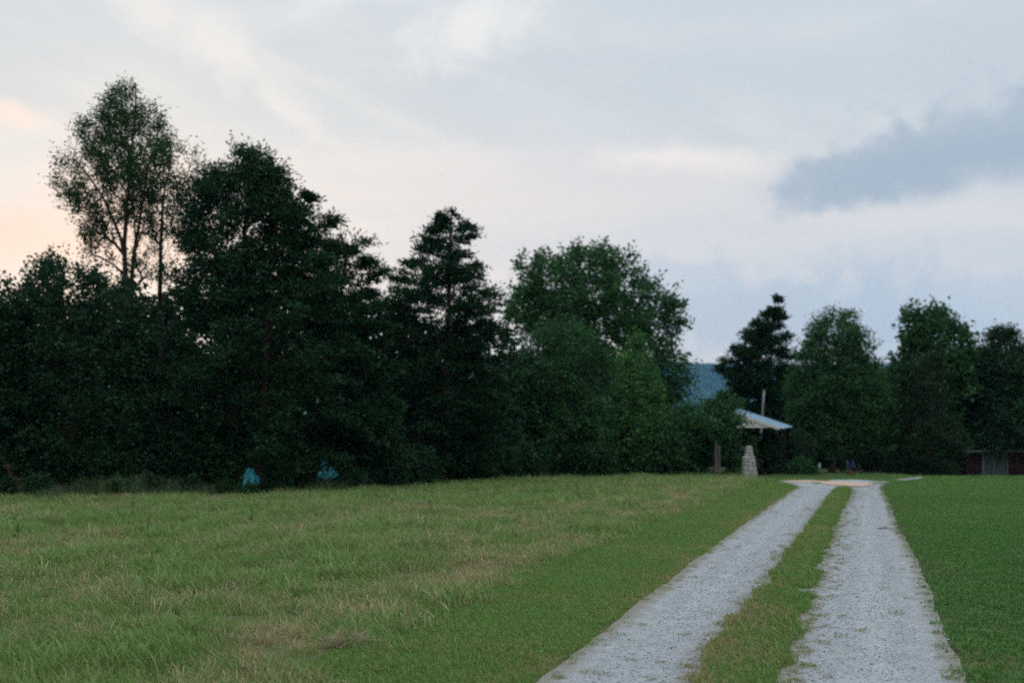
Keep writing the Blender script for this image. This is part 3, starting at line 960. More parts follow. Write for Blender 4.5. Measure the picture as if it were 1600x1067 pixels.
# tall open tree with two stems, light showing through its crown
tree('tall_open_tree', 'tallest tree, an open twin-stemmed crown with sunset glow showing through', 'tree', TW, 11,
     [(106, 222, 236), (125, 190, 250), (140, 160, 256), (165, 146, 268), (190, 120, 292), (215, 104, 312), (240, 92, 320), (262, 86, 316), (295, 86, 308), (320, 112, 300), (345, 122, 296), (375, 122, 290), (405, 135, 282), (440, 160, 266)],
     47.5, 205, (208, 130), 'leafy', 'leaf_olive', n=400, leaf=(.085, .052), trunk_r=.18, n_leaf=105, shell=.1, gap=.38, clump_r=.40, zbias=.25,
     stems=[[(202, 0, 0), (198, 480, 0), (194, 380, 0), (200, 270, .1), (212, 130, 0)],
            [(204, 0, .15), (206, 480, .2), (210, 400, .3), (222, 320, .4), (240, 220, .5)],
            [(240, 0, .6), (243, 480, .6), (244, 380, .4), (248, 290, .5), (262, 230, .4)],
            [(200, 0, .0), (200, 470, 0), (185, 375, -.2), (158, 310, -.3), (120, 250, -.4)]])
# broad dense tree
tree('broad_dense_tree', 'broad dense rounded tree beside the tallest open tree', 'tree', TW, 12,
     [(212, 378, 394), (232, 350, 425), (250, 318, 448), (275, 300, 458), (300, 290, 470), (330, 284, 478), (370, 280, 485), (420, 270, 490), (480, 262, 500)],
     47.2, 360, (385, 250), 'leafy', 'leaf_dark', n=380, leaf=(.11, .065), trunk_r=.24, n_leaf=150, shell=.2, clump_r=.5)
tree('spreading_cedar', 'dark cedar with one long branch reaching out over lower trees', 'tree', TW, 13,
     [(292, 478, 492), (312, 440, 500), (322, 420, 536), (335, 400, 532), (350, 390, 522), (375, 400, 505), (420, 390, 560), (470, 300, 575), (540, 262, 585), (620, 245, 590), (700, 240, 590), (745, 260, 580)],
     46.4, 400, (440, 330), 'cedar', 'leaf_cedar', 'bark_red', n=560, leaf=(.15, .055), trunk_r=.2, n_leaf=108, shell=.25, clump_r=.5)
tree('ragged_cedar', 'ragged cedar with a reddish trunk and several upright tips', 'tree', TW, 14,
     [(360, 556, 570), (378, 500, 590), (400, 488, 598), (430, 480, 602), (470, 476, 600), (520, 470, 610), (580, 465, 620), (650, 470, 630), (715, 480, 630)],
     48.6, 488, (545, 385), 'cedar', 'leaf_cedar', 'bark_red', n=400, leaf=(.15, .055), trunk_r=.15, n_leaf=105, shell=.15, gap=.1, clump_r=.45)
tree('pointed_cedar', 'pointed cedar standing clear with a cone-shaped top', 'tree', TW, 315,
     [(316, 702, 712), (330, 690, 718), (345, 670, 730), (362, 655, 746), (372, 648, 752), (390, 640, 748), (408, 625, 768), (430, 604, 776), (460, 590, 798), (520, 588, 808), (590, 596, 805), (660, 606, 805), (735, 620, 800)],
     54.5, 692, (706, 322), 'cedar', 'leaf_cedar', 'bark_red', n=620, leaf=(.16, .06), trunk_r=.18, n_leaf=105, shell=.05, gap=.06, clump_r=.48)
tree('leafy_tree', 'dense leafy tree at the foot of the tallest open tree', 'tree', TW, 16,
     [(380, 82, 96), (392, 60, 120), (408, 42, 150), (430, 30, 210), (465, 20, 240), (520, 8, 250), (600, 0, 255), (680, 0, 255), (735, 10, 245)],
     44.6, 120, (90, 400), 'leafy', 'leaf_dark', n=380, leaf=(.11, .07), trunk_r=.18, n_leaf=140, clump_r=.48)
tree('edge_tree', 'leafy tree cut off by the edge of the view', 'tree', TW, 17,
     [(404, -40, 8), (425, -90, 18), (460, -120, 40), (540, -150, 50), (640, -160, 55), (735, -130, 45)],
     43.6, -50, (-30, 420), 'leafy', 'leaf_dark', n=230, leaf=(.15, .085), n_leaf=100)
tree('spreading_tree', 'large spreading tree with pale upright shoots above the lower bushes', 'tree', TW, 18,
     [(374, 890, 935), (388, 870, 985), (396, 800, 992), (420, 785, 1010), (440, 782, 1052), (465, 780, 1070), (485, 785, 1078), (510, 800, 1072), (540, 840, 1066), (570, 880, 1086), (590, 900, 1082), (630, 900, 1070), (680, 900, 1060)],
     75, 930, (910, 400), 'leafy', 'leaf_mid', n=400, leaf=(.21, .12), trunk_r=.24, n_leaf=125, shell=.15, gap=.1, clump_r=.7)
tree('round_leafy_tree', 'round leafy tree in front of the large spreading tree', 'tree', TW, 19,
     [(488, 850, 900), (505, 820, 930), (540, 795, 950), (590, 775, 960), (650, 762, 968), (700, 758, 970), (735, 765, 965)],
     63.5, 865, (870, 510), 'leafy', 'leaf_mid', n=380, leaf=(.13, .075), n_leaf=120, clump_r=.55)
tree('bright_sapling', 'slender bright green sapling with a few reddish leaves', 'tree', TW, 20,
     [(506, 986, 1000), (525, 972, 1012), (555, 958, 1022), (590, 950, 1032), (630, 944, 1038), (680, 940, 1045), (735, 945, 1040)],
     65.5, 992, (993, 515), 'leafy', 'leaf_bright', n=170, leaf=(.15, .085), trunk_r=.08, n_leaf=90, clump_r=.42)
tree('gate_bush', 'leafy bush overhanging the grey wooden posts and the end of the blue roof', 'shrub', None, 21,
     [(612, 1122, 1146), (624, 1095, 1156), (636, 1060, 1158), (650, 1015, 1163), (668, 1000, 1162), (686, 996, 1148), (705, 996, 1128), (740, 1000, 1108)],
     67.4, 1070, (1110, 640), 'shrub', 'leaf_mid', n=230, leaf=(.17, .095), trunk_r=.06, n_leaf=100, clump_r=.42, shell=.2)
tree('bramble', 'bright green bramble bush at the foot of the sapling', 'shrub', None, 22,
     [(640, 1020, 1050), (655, 985, 1075), (680, 960, 1090), (740, 950, 1095)],
     65.8, 1020, (1030, 650), 'shrub', 'leaf_mid', n=150, leaf=(.15, .085), trunk_r=.05, n_leaf=95, clump_r=.42, shell=.2)
# second row that closes the wood behind
BR = 'trees in the second row of the wood'
k = 0
behind = ['the edge tree', 'the dense leafy tree', 'the twin stems of the tallest tree', 'the broad rounded tree', 'the spreading cedar', 'the ragged cedar', 'the pointed cedar', 'the round leafy tree', 'the bright sapling', 'the gate bush']
for c, t, D, w in ((-120, 450, 54, 170), (50, 440, 53, 150), (190, 428, 54, 150), (330, 430, 54, 170), (470, 440, 56, 150), (605, 455, 58, 120), (745, 488, 64, 160), (850, 545, 72, 130), (980, 600, 80, 120), (1120, 652, 92, 50)):
    tree('wood_tree', 'dark tree in the second row behind ' + behind[k], 'tree', BR, 40 + k,
         [(t, c - w * .15, c + w * .15), (t + 25, c - w * .5, c + w * .5), (t + 80, c - w * .75, c + w * .75), (650, c - w * .8, c + w * .8), (735, c - w * .8, c + w * .8)],
         D, c, (c, t + 10), 'leafy', 'leaf_dark', n=210, leaf=(.25, .16), n_leaf=70, clump_r=.75, shell=.2)
    k += 1
# undergrowth along the front of the wood
ug = [(-150, 640, 41.5, 70), (30, 690, 43.3, 60), (90, 728, 43.0, 17), (160, 680, 44.2, 60), (265, 665, 45.3, 55), (330, 650, 45.6, 45), (448, 650, 47.6, 34), (592, 650, 50.0, 46), (640, 690, 51.8, 45), (715, 672, 56.0, 55), (800, 690, 60.2, 50), (905, 668, 64.2, 55), (960, 690, 65.6, 45), (1040, 690, 67.0, 40)]
names = ['spilling out of the wood', 'below the leafy tree', 'low and domed, alone before the trunks', 'under the twin stems', 'under the broad tree', 'below the long cedar branch', 'between the two turquoise tarps', 'beside the ragged cedar', 'before the pointed cedar', 'under the pointed cedar skirt', 'before the round leafy tree', 'between round tree and sapling', 'at the foot of the sapling', 'behind the grey posts']
for k, (c, t, D, w) in enumerate(ug):
    tree('undergrowth_shrub', 'dark shrub ' + names[k], 'shrub', 'shrubs along the front of the wood', 70 + k,
         [(t, c - w * .3, c + w * .3), (t + 15, c - w * .8, c + w * .8), (t + 45, c - w, c + w), (762, c - w, c + w)],
         D, c, (c, t + 8), 'shrub', 'leaf_dark' if k % 3 else 'leaf_mid', n=120 if w > 30 else 40, leaf=(.13, .07), trunk_r=.035, n_leaf=85, clump_r=.4, shell=.15)

# trees round the yard at the end of the drive
YT = 'trees round the yard at the end of the drive'
tree('yard_cedar', 'dark cedar with a thin spire behind the blue roof', 'tree', YT, 503,
     [(456, 1208, 1213), (468, 1203, 1219), (480, 1197, 1226), (495, 1184, 1230), (512, 1163, 1230), (535, 1158, 1234), (548, 1134, 1240), (575, 1128, 1244), (620, 1130, 1248), (670, 1140, 1250), (720, 1150, 1250)],
     84, 1195, (1211, 462), 'cedar', 'leaf_cedar', 'bark_red', n=540, leaf=(.20, .08), n_leaf=90, shell=.05, gap=.06, clump_r=.58)
tree('yard_maple', 'rounded leafy tree with a bare lower trunk behind the junction', 'tree', YT, 102,
     [(478, 1290, 1325), (492, 1268, 1348), (510, 1258, 1362), (535, 1244, 1368), (565, 1238, 1372), (600, 1228, 1390), (640, 1226, 1396), (675, 1240, 1392), (700, 1250, 1385)],
     76, 1299, (1305, 500), 'leafy', 'leaf_mid', n=400, leaf=(.15, .09), trunk_r=.2, n_leaf=115, clump_r=.58)
tree('yard_oak', 'tall tree with big-leaved lumpy crown', 'tree', YT, 103,
     [(466, 1432, 1454), (478, 1415, 1480), (495, 1408, 1500), (505, 1402, 1512), (520, 1400, 1534), (550, 1396, 1538), (590, 1386, 1540), (650, 1376, 1540), (715, 1380, 1540)],
     82, 1455, (1445, 485), 'leafy', 'leaf_mid', n=360, leaf=(.27, .17), trunk_r=.22, n_leaf=75, clump_r=.65)
tree('drooping_tree', 'dull grey-green tree with hanging fine foliage before the big-leaved crown', 'tree', YT, 104,
     [(535, 1440, 1456), (560, 1420, 1475), (600, 1405, 1490), (660, 1395, 1505), (735, 1392, 1510)],
     75, 1448, (1448, 545), 'cedar', 'leaf_brownish', n=260, leaf=(.16, .04), n_leaf=95, clump_r=.5)
tree('shed_tree', 'dense tree with boughs hanging over the red shed', 'tree', YT, 105,
     [(498, 1548, 1568), (512, 1540, 1590), (535, 1530, 1600), (580, 1520, 1625), (640, 1505, 1640), (702, 1500, 1640)],
     81, 1580, (1556, 510), 'leafy', 'leaf_dark', n=380, leaf=(.18, .10), n_leaf=100, clump_r=.6, depth=1.6)
tree('far_side_tree', 'tree at the end of the lawn cut off by the edge of the view', 'tree', YT, 106,
     [(503, 1610, 1660), (530, 1598, 1700), (600, 1590, 1730), (700, 1590, 1740)],
     88, 1660, (1640, 515), 'leafy', 'leaf_dark', n=230, leaf=(.18, .09), n_leaf=95, clump_r=.65)
k = 0
behind = ['the thin-spired cedar and the rounded tree', 'the rounded tree and the big-leaved crown', 'the big-leaved crown', 'the gap beside the drooping tree', 'the bare lower trunk', 'the red shed', 'the lawn end']
for c, t, D, w in ((1270, 545, 94, 110), (1385, 560, 95, 100), (1500, 560, 97, 110), (1400, 640, 84, 90), (1320, 650, 88, 80), (1620, 560, 99, 120), (1730, 520, 95, 130)):
    tree('yard_wood_tree', 'dark tree closing the wood behind ' + behind[k], 'tree', 'trees of the wood behind the yard', 120 + k,
         [(t, c - w * .15, c + w * .15), (t + 25, c - w * .5, c + w * .5), (t + 80, c - w * .75, c + w * .75), (690, c - w * .8, c + w * .8), (735, c - w * .8, c + w * .8)],
         D, c, (c, t + 10), 'leafy', 'leaf_dark', n=190, leaf=(.28, .17), n_leaf=70, clump_r=.9, shell=.2)
    k += 1
for k, (c, t, D, w, lb, mt) in enumerate(((1248, 668, 72, 24, 'olive shrub with yellowing leaves beside the blue roof', 'leaf_brownish'), (1252, 712, 70.8, 24, 'low rounded green bush beside the junction', 'leaf_mid'), (1200, 672, 71.5, 24, 'dusky bush behind the stone pillar', 'leaf_brownish'), (1176, 676, 69.0, 7, 'thin leafy shrub rising over the stone pillar', 'leaf_olive'), (1146, 700, 68.3, 12, 'small shrub between the posts and the stone pillar', 'leaf_mid'), (1350, 690, 79, 40, 'dark shrub behind the blue chair', 'leaf_dark'), (1430, 700, 76, 50, 'dark shrub under the drooping tree', 'leaf_dark'))):
    tree('yard_shrub', lb, 'shrub', 'shrubs round the yard', 140 + k,
         [(t, c - w * .3, c + w * .3), (t + 10, c - w * .8, c + w * .8), (t + 30, c - w, c + w), (748, c - w, c + w)],
         D, c, (c, t + 8), 'shrub', mt, n=90 if w > 10 else 30, leaf=(.12, .07), trunk_r=.03, n_leaf=80, clump_r=.32, shell=.15)

ew = [(-40, 728, 40.3), (12, 738, 40.8), (62, 732, 41.4), (130, 740, 42.2), (185, 735, 42.6), (240, 738, 43.0), (300, 735, 43.6), (352, 742, 44.2), (432, 735, 45.4), (470, 728, 46.2), (560, 728, 47.6), (618, 722, 50.6), (670, 725, 53.6), (735, 722, 56.8), (775, 726, 58.6), (835, 722, 61.2), (880, 724, 62.6), (940, 722, 63.8), (1000, 725, 64.8), (1060, 727, 65.6), (1095, 728, 66.0), (1140, 730, 66.4), (520, 738, 46.6), (546, 722, 48.6), (386, 746, 43.9), (409, 748, 44.0)]
wl_ = ['before the edge tree', 'beside the slatted chair', 'between the slatted chair and the domed shrub', 'past the domed shrub in tall grass', 'below the twin stems', 'below the third stem of the tallest tree', 'below the broad rounded tree', 'next to the low turquoise tarp', 'between the turquoise tarps', 'before the shrub between the tarps', 'past the taller tarp', 'before the ragged cedar skirt', 'before the pointed cedar skirt', 'under the pointed cedar trunk', 'between pointed cedar and round tree', 'before the round tree', 'under the round tree middle', 'between round tree and sapling', 'before the sapling', 'before the bramble bush', 'before the grey posts', 'between the posts and the stone pillar', 'hiding the foot of the taller tarp', 'behind the taller tarp', 'hiding the foot of the low tarp', 'at the end of the low tarp']
for k, (c, t, D) in enumerate(ew):
    w = 14 + 10 * ((k * 37) % 11) / 10
    tree('edge_weed', ('fresh green', 'olive', 'dark green', 'dull brownish')[(k * 3) % 4] + ' weed clump ' + wl_[k], 'weed', 'weed clumps along the foot of the wood', 200 + k,
         [(t, c - w * .4, c + w * .4), (t + 10, c - w, c + w), (t + 45, c - w, c + w)],
         D, c, (c, t + 5), 'shrub', ('leaf_mid', 'leaf_olive', 'leaf_dark', 'leaf_brownish')[(k * 3) % 4], n=26, leaf=(.11, .055), trunk_r=.015, n_leaf=70, clump_r=.26, shell=.1)
# ------------------------------------------------------------------ the far hill and its wood
def hill_h(x, y):
    ridge = 258 + 26 * (fbm(x * .0013 + 3, x * 0 + 1.7, 3) - .5) * 2
    f = sstep(y, 3200, 5000)
    return -10 + f * (ridge + 8 + 16 * (fbm(x * .0035, y * .0035, 3) - .5)) - 30 * sstep(y, 5250, 7600)
xs = np.linspace(-4600, 6400, 180); ysh = np.linspace(3190, 7700, 90)
X, Y = np.meshgrid(xs, ysh)
V = np.stack([X, Y, hill_h(X, Y) - .5], -1).reshape(-1, 3)
i = np.arange(len(ysh) - 1)[:, None] * len(xs) + np.arange(len(xs) - 1)[None]
link('hill', new_mesh('hill', V, np.stack([i, i + 1, i + len(xs) + 1, i + len(xs)], -1).reshape(-1, 4), True), M['ground'], kind='structure', label='wooded hill beyond the yard')
def crown_blob(seed):
    r = np.random.default_rng(seed)
    n = 240
    d = unit(r.normal(size=(n, 3))); d[:, 2] = np.abs(d[:, 2]) * 1.1 - .1
    c = d * (.75 + .35 * r.random((n, 1))) * np.array((1, 1, 1.15))
    v, f = leaves_np(c, unit(r.normal(size=(n, 3)) + d * .3), .42 + .2 * r.random(n), .30 + .1 * r.random(n), r)
    me = new_mesh('far_crown', v, f); attr(me, 'rnd', r.random(n)); return me
n = 12000
px = rng.random(n) * 500 + 850
yy = 3500 + 1650 * rng.random(n)
x = (px - 800) / FPX * yy * 1.0
x2 = rng.random(5000) * 10000 - 4200; y2 = 3500 + 1650 * rng.random(5000)
x = np.concatenate([x, x2]); yy = np.concatenate([yy, y2])
scatter('distant_wood', [crown_blob(s) for s in range(5)], M['leaf_far'], np.column_stack([x, yy, hill_h(x, yy) + 1.5]), 8.0 + 7.0 * rng.random(len(x)), np.zeros(len(x)), np.zeros(len(x)), 'wood covering the far hill', .1)

# ------------------------------------------------------------------ open pavilion with a blue metal roof
M['roof_blue'] = simple('roof_blue', (.19, .29, .37), (.25, .35, .43), 3, .5, .4, 4, 0, (1, .3, 1))
M['cream'] = simple('cream_paint', (.64, .63, .57), (.56, .55, .51), 4, .7, .3)
M['old_wood'] = simple('old_wood', (.09, .08, .07), (.17, .155, .135), 12, .9, .1, 6, .4, (1, 1, .12))
M['dark_wood'] = simple('dark_wood', (.05, .04, .032), (.09, .07, .055), 8, .9, .1, 5, .3, (1, 1, .2))
M['pole_wood'] = simple('pole_wood', (.24, .235, .23), (.34, .33, .325), 6, .9, .1, 5, .2, (1, 1, .15))

def pavilion():
    D = 70.0
    ang = R(16.7)
    eave = P(1213, 668, D)              # near eave corner on the drive side
    apex = P(1131, 639, D)
    half = (eave[0] - apex[0]) / math.cos(ang) * 1.0
    rise = apex[2] - eave[2]
    depth = 4.6
    org = np.array((apex[0], D + (eave[0] - apex[0]) * math.tan(ang) * .5, 0.0))
    gz = float(H(org[0], org[1]))
    root = empty('pavilion', (org[0], org[1], gz), -ang, label='open pavilion with a light blue metal roof and cream gable', category='pavilion')
    root.rotation_euler = (R(1.6), 0, -ang)   # the yard rises a little away from the drive
    ez = eave[2] - gz
    sl = math.hypot(half + .25, rise + .25 * rise / half)
    pitch = math.atan2(rise, half)
    npan = 8
    pw = (depth + .36) / npan
    def panel(bm):
        # one ribbed sheet, local x down the slope, y along the ridge
        xs_ = [0, sl]
        prof = []
        ribs = 3
        for q in range(ribs):
            y0 = q * pw / ribs
            prof += [(y0, 0), (y0 + pw / ribs * .72, 0), (y0 + pw / ribs * .78, .025), (y0 + pw / ribs * .94, .025)]
        prof.append((pw - .006, 0))
        for off, fl in ((0, 1), (-.012, 0)):
            rows_ = [[bm.verts.new((xx, yy_, zz_ + off)) for yy_, zz_ in prof] for xx in xs_]
            for q in range(len(prof) - 1):
                bm.faces.new((rows_[0][q], rows_[0][q + 1], rows_[1][q + 1], rows_[1][q]))
    pm = bm_mesh('roof_panel', panel)
    roof = link('roof', None, parent=root)
    for s in (1, -1):
        for q in range(npan):
            y = -.06 + q * pw
            o = link('roof_panel', pm, M['roof_blue'], root)
            if s == 1:
                o.matrix_local = Matrix.Translation((0, y, ez + rise + .03)) @ Matrix.Rotation(pitch, 4, 'Y')
            else:
                o.matrix_local = Matrix.Translation((0, y + pw, ez + rise + .03)) @ Matrix.Rotation(math.pi, 4, 'Z') @ Matrix.Rotation(pitch, 4, 'Y')
    bpy.data.objects.remove(roof)
    link('ridge_cap', bm_mesh('ridge_cap', lambda bm: [box(bm, s * .09, depth / 2 + .1, ez + rise + .062 - .09 * math.tan(pitch), .19, depth + .38, .012, Matrix.Rotation(s * pitch, 3, 'Y')) for s in (1, -1)]), M['roof_blue'], root)
    def gable(bm):
        f = [bm.verts.new(v) for v in ((-half, 0, ez), (half, 0, ez), (half, 0, ez + .04), (0, 0, ez + rise - .02), (-half, 0, ez + .04))]
        g = [bm.verts.new((v.co.x, .05, v.co.z)) for v in f]
        bm.faces.new(f); bm.faces.new(g[::-1])
        for q in range(5):
            bm.faces.new((f[q], g[q], g[(q + 1) % 5], f[(q + 1) % 5]))
    gm = bm_mesh('gable', gable)
    link('gable', gm, M['cream'], root)
    link('gable', gm, M['cream'], root, loc=(0, depth - .05, 0))
    # pale rake boards under the metal edge
    for s in (1, -1):
        L = math.hypot(half, rise)
        link('rake_board', bm_mesh('rake_board', lambda bm: box(bm, s * half / 2, -.035, ez + rise / 2 - .02, L + .2, .03, .12, Matrix.Rotation(s * pitch, 3, 'Y'))), simple('rake_cream', (.72, .66, .48), (.66, .62, .5), 3), root)
    for s in (1, -1):
        link('eave_beam', bm_mesh('eave_beam', lambda bm: box(bm, s * (half - .1), depth / 2, ez - .07, .12, depth, .14)), M['dark_wood'], root)
        for q in range(2):
            link('post', bm_mesh('post', lambda bm: box(bm, 0, 0, (ez - .14) / 2, .13, .13, ez - .14), bevel=.01), M['dark_wood'], root, loc=(s * (half - .1), 2.6 + q * (depth - 2.9), 0))
pavilion()

# plain pole behind the pavilion
pt = P(1194, 610, 80.0); pb = P(1187, 700, 80.0)
q = np.linspace(0, 1, 7)[:, None]
foot = np.array((pb[0] - .1, 80.0, float(H(pb[0], 80)) - .3))
pts = foot * (1 - q) + pt * q
v, f = polytube(pts - foot, np.linspace(.075, .058, 7), 8, .03)
root = empty('utility_pole', tuple(foot), label='pale leaning wooden pole rising behind the blue roof', category='pole')
link('shaft', new_mesh('pole_shaft', v, f, True), M['pole_wood'], root)
link('cap', bm_mesh('pole_cap', lambda bm: bmesh.ops.create_cone(bm, cap_ends=True, segments=8, radius1=.085, radius2=.05, depth=.06, matrix=Matrix.Translation(tuple(pt - foot + np.array((0, 0, .03)))))), M['old_wood'], root)

# ------------------------------------------------------------------ rubble stone pillar
def stone_pillar():
    c = G(1171.5, 748.2)
    D = c[1]
    s = D / FPX
    gz = float(H(c[0], D))
    root = empty('stone_pillar', (c[0], D, gz - .02), label='pale rubble stone pillar, broad at its foot with a narrow stepped top', category='pillar')
    prof = [(0, -10, 10.8), (12, -9.9, 9.6), (25, -9.8, 8.0), (36, -9.5, 6.2), (38.5, -6, 4.8), (50, -4.6, 3.6)]   # height, x0, x1 in photo pixels
    hz = np.array([p_[0] for p_ in prof]) * s; a0 = np.array([p_[1] for p_ in prof]) * s; a1 = np.array([p_[2] for p_ in prof]) * s
    mort = simple('pillar_mortar', (.30, .29, .26), (.22, .21, .19), 14, .95, .1, 5, .5)
    cols = [simple('pillar_stone', a, b_, 7, .9, .15, 6, .5) for a, b_ in (((.36, .345, .30), (.25, .235, .205)), ((.30, .285, .26), (.39, .365, .31)), ((.30, .22, .19), (.36, .28, .24)), ((.20, .24, .23), (.31, .32, .29)))]
    def core(bm):
        R_ = []
        for i in range(len(hz)):
            d = (a1[i] - a0[i]) * .42
            R_.append([bm.verts.new((xx, yy_, hz[i])) for xx, yy_ in ((a0[i] + .03, -d), (a1[i] - .03, -d), (a1[i] - .03, d), (a0[i] + .03, d))])
        for i in range(len(R_) - 1):
            for k in range(4):
                bm.faces.new((R_[i][k], R_[i][(k + 1) % 4], R_[i + 1][(k + 1) % 4], R_[i + 1][k]))
        bm.faces.new(R_[-1]); bm.faces.new(R_[0][::-1])
    link('mortar_core', bm_mesh('mortar_core', core), mort, root)
    meshes = {}
    for ci in range(4):
        for j in range(3):
            def st(bm, j=j, ci=ci):
                r_ = random.Random(ci * 7 + j)
                bmesh.ops.create_cube(bm, size=1)
                bmesh.ops.bevel(bm, geom=bm.edges[:], offset=.16, segments=1, affect='EDGES')
                for v_ in bm.verts:
                    v_.co += Vector((r_.uniform(-.07, .07), r_.uniform(-.05, .05), r_.uniform(-.08, .08)))
            me = bm_mesh('stone', st); me.materials.append(cols[ci]); meshes[(ci, j)] = me
    z = .0
    r_ = random.Random(5)
    while z < hz[-1] - .06:
        h = min(r_.uniform(.13, .22), hz[-1] - z)
        zm = z + h / 2
        x0 = float(np.interp(zm, hz, a0)); x1 = float(np.interp(zm, hz, a1)); d = (x1 - x0) * .42
        for side in range(4):
            L = (x1 - x0) if side % 2 == 0 else 2 * d
            t = 0
            while t < L - .02:
                w = min(r_.uniform(.13, .27), L - t)
                if L - t - w < .09: w = L - t
                o = link('stone', meshes[(r_.choice((0, 0, 1, 1, 2, 3)), r_.randrange(3))], None, root)
                o.scale = (w * .93, .09, h * .92)
                m_ = t + w / 2
                if side == 0: o.location = (x0 + m_, -d - .012, zm)
                elif side == 2: o.location = (x0 + m_, d + .012, zm)
                elif side == 1: o.location = (x1 - .02, -d + m_, zm); o.rotation_euler = (0, 0, math.pi / 2)
                else: o.location = (x0 + .02, -d + m_, zm); o.rotation_euler = (0, 0, math.pi / 2)
                o.location.z += r_.uniform(-.008, .008)
                t += w
        z += h
    top = link('capstone', meshes[(1, 0)], None, root); top.scale = ((a1[-1] - a0[-1]) * 1.02, (a1[-1] - a0[-1]) * .9, .07); top.location = ((a0[-1] + a1[-1]) / 2, 0, hz[-1] + .03)
stone_pillar()

# grey wooden posts under the gate bush
for px0, top, w, lb in ((1118.5, 690, .085, 'thick weathered grey post under the overhanging bush'), (1124, 697, .06, 'thinner pale post against the thick grey post')):
    g = G(px0, 746.5); D = g[1] - (.0 if w > .07 else -.12)
    tp = P(px0 + .5, top, D)
    gz = float(H(g[0], D)) - .1
    n_ = 7
    pts = np.stack([np.linspace(0, .02, n_) + rng.normal(size=n_) * .006, rng.normal(size=n_) * .006, np.linspace(0, tp[2] - gz, n_)], 1)
    v, f = polytube(pts, np.linspace(w, w * .82, n_), 10, .10)
    root = empty('wooden_post', (g[0], D, gz), label=lb, category='post', group='posts by the gate bush')
    link('shaft', new_mesh('post_shaft', v, f), M['old_wood'], root)
    link('top_bevel', bm_mesh('post_top', lambda bm: bmesh.ops.create_cone(bm, cap_ends=True, segments=9, radius1=w * .82, radius2=w * .45, depth=.05, matrix=Matrix.Translation((.02, 0, tp[2] - gz + .025)))), M['old_wood'], root)

# ------------------------------------------------------------------ red shed beyond the lawn
M['red_wood'] = simple('red_wood', (.018, .0085, .008), (.030, .013, .012), 5, .85, .15, 5, .2, (1, 1, .15))  # shed boards and trims darkened, the trees' shade put into their colour
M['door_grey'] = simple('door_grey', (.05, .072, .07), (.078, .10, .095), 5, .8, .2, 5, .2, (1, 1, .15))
M['tin'] = simple('weathered_tin', (.13, .13, .13), (.07, .066, .06), 3, .55, .4)
M['white_trim'] = simple('white_trim', (.42, .45, .46), (.34, .37, .38), 6, .7, .3)
M['shaded_white_trim'] = simple('shaded_white_trim', (.17, .19, .20), (.12, .14, .15), 6, .8, .2)  # white door posts greyed, with shade painted into the trim colour
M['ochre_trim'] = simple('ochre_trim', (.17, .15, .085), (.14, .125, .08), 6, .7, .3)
def shed():
    D = 79.0
    s = D / FPX
    x0 = P(1509, 720, D)[0]
    gz = float(H(x0 + 2, D + 1))
    zt = P(1540, 704, D)[2] - gz
    W = 124 * s
    dep = 3.2
    root = empty('red_shed', (x0, D, gz), label='low red board shed with grey-green doors beyond the lawn', category='shed')
    bw = .152
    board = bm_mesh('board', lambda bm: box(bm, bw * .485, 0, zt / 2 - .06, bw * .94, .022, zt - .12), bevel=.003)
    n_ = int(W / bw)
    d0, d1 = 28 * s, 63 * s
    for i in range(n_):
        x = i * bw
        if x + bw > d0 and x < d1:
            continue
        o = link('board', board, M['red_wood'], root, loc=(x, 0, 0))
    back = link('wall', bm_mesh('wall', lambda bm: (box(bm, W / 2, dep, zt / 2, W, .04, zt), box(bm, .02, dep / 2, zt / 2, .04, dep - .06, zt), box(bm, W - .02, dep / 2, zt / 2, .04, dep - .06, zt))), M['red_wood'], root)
    # two plank doors
    mid = 42.5 * s
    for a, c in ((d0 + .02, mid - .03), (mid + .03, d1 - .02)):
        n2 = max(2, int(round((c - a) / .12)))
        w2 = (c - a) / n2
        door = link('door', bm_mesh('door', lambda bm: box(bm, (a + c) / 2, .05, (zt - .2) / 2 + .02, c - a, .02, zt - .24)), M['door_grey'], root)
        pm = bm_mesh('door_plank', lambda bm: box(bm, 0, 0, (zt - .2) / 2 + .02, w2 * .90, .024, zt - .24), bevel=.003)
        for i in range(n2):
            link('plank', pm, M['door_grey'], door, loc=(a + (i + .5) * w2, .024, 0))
        link('handle', bm_mesh('door_handle', lambda bm: box(bm, c - .1 if a < mid - .1 else a + .1, .0, zt * .5, .03, .04, .14)), M['dark_wood'], door)
    for xx, w, m_ in ((d0 - .045, .075, 'shaded_white_trim'), (mid, .05, 'ochre_trim'), (d1 + .03, .04, 'shaded_white_trim')):
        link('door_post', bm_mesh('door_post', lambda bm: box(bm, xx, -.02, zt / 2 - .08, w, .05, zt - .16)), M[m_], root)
    link('header', bm_mesh('header', lambda bm: box(bm, W / 2, -.015, zt - .07, W, .03, .12)), M['dark_wood'], root)
    # tin roof sheets
    sw_ = .82
    def sheet(bm):
        ys_ = (-.35, dep + .25)
        k = 13
        top = [[bm.verts.new((i * sw_ / (k - 1) * .995, y, (.018 if i % 2 else 0) + (0 if y < 0 else .05))) for i in range(k)] for y in ys_]
        for i in range(k - 1):
            bm.faces.new((top[0][i], top[0][i + 1], top[1][i + 1], top[1][i]))
    sm = bm_mesh('roof_sheet', sheet)
    for i in range(int(W / sw_) + 2):
        o = link('roof_sheet', sm, M['tin'], root, loc=(-.35 + i * sw_, 0, zt + .02 + random.uniform(-.006, .006)))
    link('fascia', bm_mesh('fascia', lambda bm: box(bm, W / 2 + .1, -.34, zt - .03, W + .8, .025, .07)), M['tin'], root)
    return D, gz
SHD, SHZ = shed()
